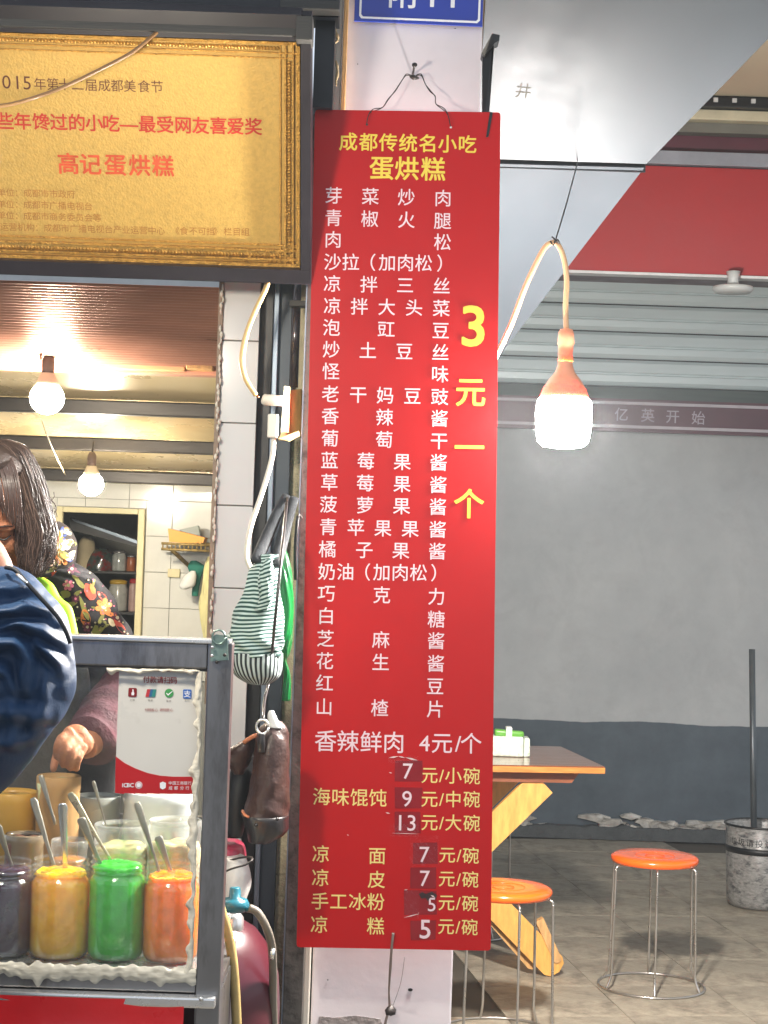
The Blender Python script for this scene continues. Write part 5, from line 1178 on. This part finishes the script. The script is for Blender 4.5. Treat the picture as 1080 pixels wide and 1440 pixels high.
obj('side_lock', cushion([(640, 8, 40, .02, 3.47), (665, 14, 54, .035, 3.47), (700, 22, 64, .045, 3.48), (735, 29, 72, .045, 3.49), (765, 29, 76, .045, 3.5), (785, 34, 72, .04, 3.52), (804, 42, 58, .02, 3.53)], 3.5, seg=24, rough=.004), m_hair, t, smooth=True)
obj('side_lock', cushion([(640, -70, -24, .03, 3.47), (665, -88, -40, .045, 3.47), (700, -98, -52, .05, 3.48), (735, -102, -58, .05, 3.49), (765, -100, -58, .05, 3.5), (785, -96, -62, .04, 3.52), (804, -88, -70, .02, 3.53)], 3.5, seg=24, rough=.004), m_hair, t, smooth=True)
obj('crown_hair', cushion([(619, -40, 12, .02, 3.5), (626, -66, 32, .05, 3.48), (645, -82, 46, .085, 3.475), (662, -86, 50, .09, 3.475), (678, -84, 46, .07, 3.48)], 3.48, seg=36, rough=.004), m_hair, t, smooth=True)
I_ = [(-8, 624), (2, 645), (8, 672), (16, 702), (25, 735), (24, 766), (31, 800)]; O_ = [(8, 619), (38, 630), (60, 672), (72, 720), (79, 752), (74, 780), (58, 806)]
for mm, cnt, sd in ((m_hair, 520, 1), (m_hair2, 150, 2)):
    random.seed(sd); bm = BM()
    for i in range(cnt):
        u = random.random()**(1.0 if sd == 1 else 1.5); j = random.uniform(-1, 1); ph = random.uniform(0, 6)
        pts = []
        for k in range(7):
            x = I_[k][0]*(1-u)+O_[k][0]*u + j*1.5*math.sin(k*1.3+ph)*(1+k*.7); y = I_[k][1]*(1-u)+O_[k][1]*u+(random.uniform(-9, 9) if k == 6 else 0)
            dd = .062*math.sqrt(max(0, 1-(2*u-.85)**2*.75)); pts.append(P(x, y, 3.49-dd+.004*j+(.02 if k == 0 else 0)))
        add_tube(bm, pts, [.0005, .0009, .001, .001, .0009, .0008, .0003], 4, 3)
    obj('hair_strand', bm, mm, t, smooth=True)['kind'] = 'stuff'
bm = BM(); random.seed(5)
for i in range(46):   # loose curls at the nape and fringe over the forehead
    x, y = random.uniform(55, 76), random.uniform(690, 790); a = random.uniform(0, 6)
    add_tube(bm, [P(x+math.cos(a+k*1.1)*(3+k), y+k*3+math.sin(a+k*1.1)*3, 3.5) for k in range(6)], .0007, 4, 2)
for i in range(60):
    u = random.random(); j = random.uniform(-2, 2); add_tube(bm, [P(-24+32*u+j, 630, 3.44), P(-20+40*u+j, 655, 3.40), P(-14+42*u, 680, 3.385), P(-10+40*u+j, 700+18*u, 3.385), P(-6+36*u+j*2, 710+44*u, 3.395)], [.001, .0013, .0013, .001, .0003], 4, 3)
obj('fringe', bm, mat('brown_hair', '4a3830', .33, var=.4, spec=.8), t, smooth=True)['kind'] = 'stuff'
m_flo = mat('floral_ground', '1d1a1c', .75, var=.3, scale=40, bump=.2)
def jk(): return [(786, -60, 98, .07, 3.68), (797, -75, 122, .1, 3.7), (812, -90, 143, .12, 3.73), (835, -95, 160, .13, 3.77), (862, -98, 172, .13, 3.8), (893, -100, 190, .135, 3.85), (940, -100, 207, .14, 3.9), (1010, -100, 190, .14, 3.97), (1150, -95, 165, .14, 4.0), (1260, -95, 165, .15, 4.0)]
bm = cushion(jk(), 3.8, seg=54, fold=.03, ff=9, rough=.006); bvh = BVHTree.FromBMesh(bm)
obj('jacket', bm, m_flo, t, smooth=True)
hb = cushion([(733, 66, 84, .02), (745, 58, 99, .05), (768, 48, 107, .07), (788, 40, 104, .07), (800, 40, 92, .05), (806, 44, 80, .03)], 3.66, seg=30, fold=.05, rough=.006); bvh2 = BVHTree.FromBMesh(hb)
obj('hood', hb, mat('floral_lining', '2c2320', .8, var=.3), t, smooth=True)
bm = BM(); random.seed(8)
for i in range(260):
    a = random.uniform(-.2, 1.2); y = 748+a*40; x = 58+random.uniform(0, 14)+a*6
    add_ball(bm, P(x-4, y, 3.565+random.uniform(0, .02)), random.uniform(.003, .0055), seg=6, ring=4)
obj('fleece', bm, mat('brown_fleece', '8a6f60', .95, var=.3, scale=60), t, smooth=True)['kind'] = 'stuff'
petal_m = [mat('petal_'+n, c, .7, var=.15, scale=60) for n, c in (('coral', 'c4503c'), ('orange', 'd98040'), ('olive', '7d7a3c'), ('pink', 'c76a80'), ('cream', 'd9c9a0'), ('ochre', 'b98a3a'), ('plum', '5c2a3a'), ('blue', '3a4a7a'))]
pb = [BM() for _ in petal_m]
def petal(bv, x, y, ang, ln, wd, mi, off=.0012, n=10):
    pts = []; 
    for k in range(n):
        a = k/n*math.tau; u = math.cos(a)*ln/2; v = math.sin(a)*wd/2*(1+.25*math.cos(a))
        d = ray(x+u*math.cos(ang)-v*math.sin(ang), y+u*math.sin(ang)+v*math.cos(ang)).normalized()
        h = bv.ray_cast(C0, d)
        if h[0] is None: return
        pts.append(h[0]-d*off)
    try: b_ = pb[mi]; b_.faces.new([b_.verts.new(p) for p in pts])
    except ValueError: pass
def flower(bv, x, y, s_, mi, ci, n=6, off=.0014):
    a0 = random.uniform(0, 6)
    for k in range(n): a = a0+k/n*math.tau; petal(bv, x+math.cos(a)*s_*.55, y+math.sin(a)*s_*.55, a, s_*.95, s_*.62, mi, off)
    petal(bv, x, y, 0, s_*.6, s_*.6, ci, off+.0006)
flower(bvh, 146, 853, 12, 1, 4); petal(bvh, 126, 832, 1.1, 26, 15, 0); petal(bvh, 130, 828, 1.2, 16, 7, 1, .002); flower(bvh, 96, 823, 8, 3, 4); flower(bvh, 106, 842, 6, 6, 3)
petal(bvh, 120, 868, 1.4, 24, 14, 1); petal(bvh, 118, 855, 1.2, 38, 7, 2); petal(bvh, 92, 835, .3, 15, 10, 2); petal(bvh, 142, 884, -1, 26, 8, 2); petal(bvh, 134, 885, 1.9, 24, 7, 2); petal(bvh, 66, 805, -.5, 30, 16, 0); petal(bvh, 70, 802, -.5, 16, 6, 4, .002)
petal(bvh, 168, 880, .9, 26, 9, 0); petal(bvh, 157, 875, .9, 14, 8, 4); petal(bvh, 122, 803, .6, 20, 9, 1); petal(bvh, 106, 806, .4, 16, 9, 6); petal(bvh, 112, 820, .8, 20, 7, 2)
random.seed(21); done = [(146, 853), (126, 832), (96, 823), (120, 868), (66, 805), (118, 850)]
for i in range(420):
    x, y = random.uniform(-40, 195), random.uniform(792, 1000)
    if any((x-a)**2+(y-b2)**2 < 10.5**2 for a, b2 in done): continue
    done.append((x, y)); kk = random.random()
    if kk < .3: flower(bvh, x, y, random.uniform(6, 10), random.choice((0, 1, 3, 6)), 4, random.choice((5, 6)))
    elif kk < .6: petal(bvh, x, y, random.uniform(0, 3), random.uniform(14, 22), random.uniform(6, 9), random.choice((0, 1, 2, 5)))
    else: petal(bvh, x, y, random.uniform(0, 3), random.uniform(10, 18), random.uniform(4, 6), 2)
for i in range(90):
    x, y = random.uniform(60, 180), random.uniform(795, 895); petal(bvh, x, y, 0, 2.6, 2.6, random.choice((3, 4)), .0022, 6)
for i in range(120):
    x, y = random.uniform(62, 110), random.uniform(736, 806); petal(bvh2, x, y, random.uniform(0, 3), random.uniform(8, 16), random.uniform(5, 8), random.choice((4, 7, 2, 4, 1, 5)), .0012+i*.00004)
for mi, b_ in enumerate(pb):
    if len(b_.faces): o = obj('flower_print', b_, petal_m[mi], t); o['kind'] = 'stuff'
    else: b_.free()
# ribbed maroon sleeve
bm = BM(); n = 46; pts = []; rs = []
for k in range(n):
    s_ = k/(n-1); p = el.lerp(wr, s_*.93)+Vector((0, 0, .012*math.sin(s_*3))); pts.append(p); rs.append((.098*(1-s_)+.052*s_)*(1+.035*(k % 2)+.03*math.sin(k*.7)))
add_tube(bm, pts, rs, 30)
for v in bm.verts: v.co += noise.noise_vector(v.co*16)*.008
obj('sleeve', bm, mat('maroon_rib_knit', '48222a', .85, var=.2, scale=30, bump=.4, bscale=120), t, smooth=True)
obj('upper_sleeve', add_tube(BM(), [P(118, 880, 3.82), P(150, 935, 3.83), P(178, 975, 3.83)], [.06, .075, .08], 24, 4), m_flo, t, smooth=True)
bm = cushion([(812, 44, 62, .01), (822, 50, 76, .012), (840, 56, 86, .014), (852, 62, 100, .014), (875, 66, 106, .014), (900, 68, 110, .014), (930, 70, 110, .012)], 3.5, seg=14, rough=.003)
obj('apron_edge', bm, mat('lime_fabric', 'a6e02a', .6, var=.08), t, smooth=True)
obj('apron', cushion([(905, -90, 118, .02, 3.66), (960, -100, 128, .05, 3.7), (1000, -100, 120, .05, 3.76), (1100, -95, 90, .04, 3.8), (1160, -95, 80, .03, 3.82)], 3.7, seg=30, rough=.006), mat('grey_apron', '55504c', .8, var=.25, bump=.3), t, smooth=True)
obj('trousers', cushion([(1240, -95, 160, .14), (1400, -80, 150, .12), (1700, -60, 130, .1), (1675, -60, 130, .1)][:3], 4.02, seg=24), mat('dark_trousers', '1c1c22', .8), t, smooth=True)
for s_ in (-.09, .09):
    lo = W.location; bm = BM(); add_tube(bm, [Vector((lo.x+s_, 4.02, .42)), Vector((lo.x+s_, 4.03, .06))], [.085, .07], 14); obj('trouser_leg', bm, mat('dark_trousers', '1c1c22', .8), t, smooth=True)
    bm = BM(); add_ball(bm, (lo.x+s_, 3.98, .045), (.045, .12, .045)); obj('shoe', bm, m_black, t, smooth=True)
# customer at the left edge
CX = -.83; YCu = 2.76
t = thing('person', 'customer in a navy blue jacket standing at the left edge with elbow bent', 'person', (CX, YCu, 0))
bm = BM(); hc = Vector((CX-.03, YCu+.03, 1.6)); add_head(bm, hc, (.15, .95, -.25), 1.0)
add_tube(bm, [hc+Vector((0, -.02, -.06)), Vector((CX, YCu-.01, 1.44)), Vector((CX, YCu, 1.36))], [.056, .06, .07], 16, 3)
add_tube(bm, [P(-150, 700, YCu), P(-70, 756, YCu), P(-28, 790, YCu), P(-10, 830, YCu)], [.05, .05, .045, .04], 14, 3)
add_tube(bm, [Vector((CX, YCu, 1.34)), Vector((CX, YCu, 1.1)), Vector((CX, YCu, .9))], [.07, .085, .09], 18, 3)
ws_ = P(-150, 1130, 2.95)
add_tube(bm, [P(10, 850, YCu), P(30, 970, YCu), P(-60, 1085, YCu+.08), ws_], [.05, .045, .036, .027], 12, 3)
add_ball(bm, ws_+Vector((-.02, .05, -.01)), (.035, .05, .02))
for k in range(4): add_tube(bm, [ws_+Vector((-.045+k*.019, .09, -.012)), ws_+Vector((-.045+k*.019, .125, -.02)), ws_+Vector((-.045+k*.019, .145+.006*(k in (1, 2)), -.042))], [.009, .0085, .007], 8, 3)
add_tube(bm, [ws_+Vector((.01, .03, -.01)), ws_+Vector((.03, .06, -.02)), ws_+Vector((.03, .09, -.03))], [.011, .01, .008], 8, 3)
obj('body', remeshed(bm, .006, 3), m_skin2, t, smooth=True)
bm = BM(); add_ball(bm, hc+Vector((0, -.025, .045)), (.096, .112, .1)); add_ball(bm, hc+Vector((0, -.055, -.02)), (.088, .082, .1)); obj('hair', remeshed(bm, .008, 2), m_hair, t, smooth=True)
m_navyj = mat('navy_jacket', '16375a', .55, var=.15, scale=10, bump=.12, bscale=260, spec=.35)
bm = cushion([(793, -60, 16, .03), (797, -95, 30, .055), (806, -120, 48, .075), (824, -130, 64, .09), (850, -130, 84, .1), (885, -125, 97, .105), (930, -115, 104, .105), (965, -105, 105, .1), (995, -100, 95, .095), (1025, -105, 76, .085), (1065, -125, 45, .075, 2.79), (1110, -155, 2, .07, 2.83), (1150, -185, -40, .06, 2.88)], YCu, seg=150, sub=14)
RI = ROT.inverted()
def px_of(p):
    q_ = RI @ (p-C0); return 540+q_.x/-q_.z*F, 720-q_.y/-q_.z*F
def seg_d(x, y, pts):
    best = 1e9; n_ = len(pts)-1; at_ = 0
    for i in range(n_):
        ax, ay = pts[i]; bx_, by_ = pts[i+1]; l2 = (bx_-ax)**2+(by_-ay)**2; t_ = max(0, min(1, ((x-ax)*(bx_-ax)+(y-ay)*(by_-ay))/l2)); d_ = math.hypot(x-ax-t_*(bx_-ax), y-ay-t_*(by_-ay))
        if d_ < best: best = d_; at_ = (i+t_)/n_
    return best, at_
FOLDS = [([(-40, 838), (10, 826), (48, 828)], .006, 7), ([(-40, 872), (0, 863), (35, 853), (70, 856)], .010, 7), ([(-30, 896), (0, 884), (30, 879), (60, 887), (88, 908)], .012, 7),
         ([(-30, 915), (0, 904), (22, 906), (36, 925), (34, 966)], .016, 9), ([(50, 905), (70, 922), (86, 944)], .012, 7), ([(-20, 925), (0, 940), (12, 955), (22, 980)], .011, 6),
         ([(-30, 1010), (10, 1000), (50, 1010), (80, 1004)], .007, 10), ([(-40, 1060), (0, 1045), (40, 1040), (60, 1030)], .007, 9), ([(8, 965), (20, 1000), (20, 1050)], .006, 8), ([(60, 950), (66, 985), (52, 1020)], .006, 9)]
bm.normal_update()
for v in bm.verts:
    x, y = px_of(v.co); h_ = 0
    x += 4*noise.noise(Vector((x*.05, y*.05, 1))); y += 5*noise.noise(Vector((x*.04, y*.04, 7)))
    for pts_, am, wd in FOLDS:
        d_, t_ = seg_d(x, y, pts_); e_ = math.sin(math.pi*min(1, max(0, t_*.9+.05)))**.5
        h_ += am*e_*(math.exp(-(d_/wd)**2)*1.25 - .6*math.exp(-((d_-wd*1.9)/(wd*.9))**2))
    v.co += Vector((0, -1, 0))*h_ + v.normal*h_*.35 + noise.noise_vector(v.co*14)*.004 + noise.noise_vector(v.co*40)*.0012
obj('sleeve', bm, m_navyj, t, smooth=True)
obj('jacket', cushion([(772, -290, -160, .075), (785, -340, -110, .1), (800, -400, -85, .12), (830, -440, -80, .14), (950, -450, -90, .14), (1150, -450, -110, .14), (1350, -450, -110, .15)], YCu, seg=40, rough=.008), m_navyj, t, smooth=True)
bm = BM(); sv = [(8, 798), (22, 802), (40, 822), (62, 846), (80, 866), (92, 886), (99, 905)]
add_tube(bm, [P(x, y, YCu-.052-.02*math.sin(min(1, i/3)*1.5)) for i, (x, y) in enumerate(sv)], .0035, 7, 4); obj('shoulder_seam', bm, mat('black_piping', '0a0f18', .6), t, smooth=True)
tube('zip_pull', [P(24, 808, YCu-.075), P(30, 813, YCu-.082), P(37, 820, YCu-.086)], [.0028, .0032, .002], m_stst, t, sub=2)
for s_ in (-.1, .1):
    bm = BM(); add_tube(bm, [Vector((CX+s_*.8, YCu, .95)), Vector((CX+s_, YCu-.01, .5)), Vector((CX+s_, YCu, .06))], [.1, .08, .065], 14, 3); obj('trouser_leg', bm, mat('dark_trousers', '1c1c22', .8), t, smooth=True)
    bm = BM(); add_ball(bm, (CX+s_, YCu+.04, .045), (.045, .13, .045)); obj('shoe', bm, m_black, t, smooth=True)

# thin scattering volume added to imitate lens glare round the lamps
hz = box('glare_haze', -29, 29, -24, 39, -1.2, 5.2, None, None); hz['kind'] = 'stuff'
mh = bpy.data.materials.new('glare_volume'); mh.use_nodes = True; nt = mh.node_tree; nt.nodes.clear()
ou = nt.nodes.new('ShaderNodeOutputMaterial'); pv_ = nt.nodes.new('ShaderNodeVolumePrincipled')
pv_.inputs['Color'].default_value = (.85, .93, 1, 1); pv_.inputs['Density'].default_value = .0026; pv_.inputs['Anisotropy'].default_value = .2
nt.links.new(pv_.outputs[0], ou.inputs['Volume']); hz.data.materials.clear(); hz.data.materials.append(mh)
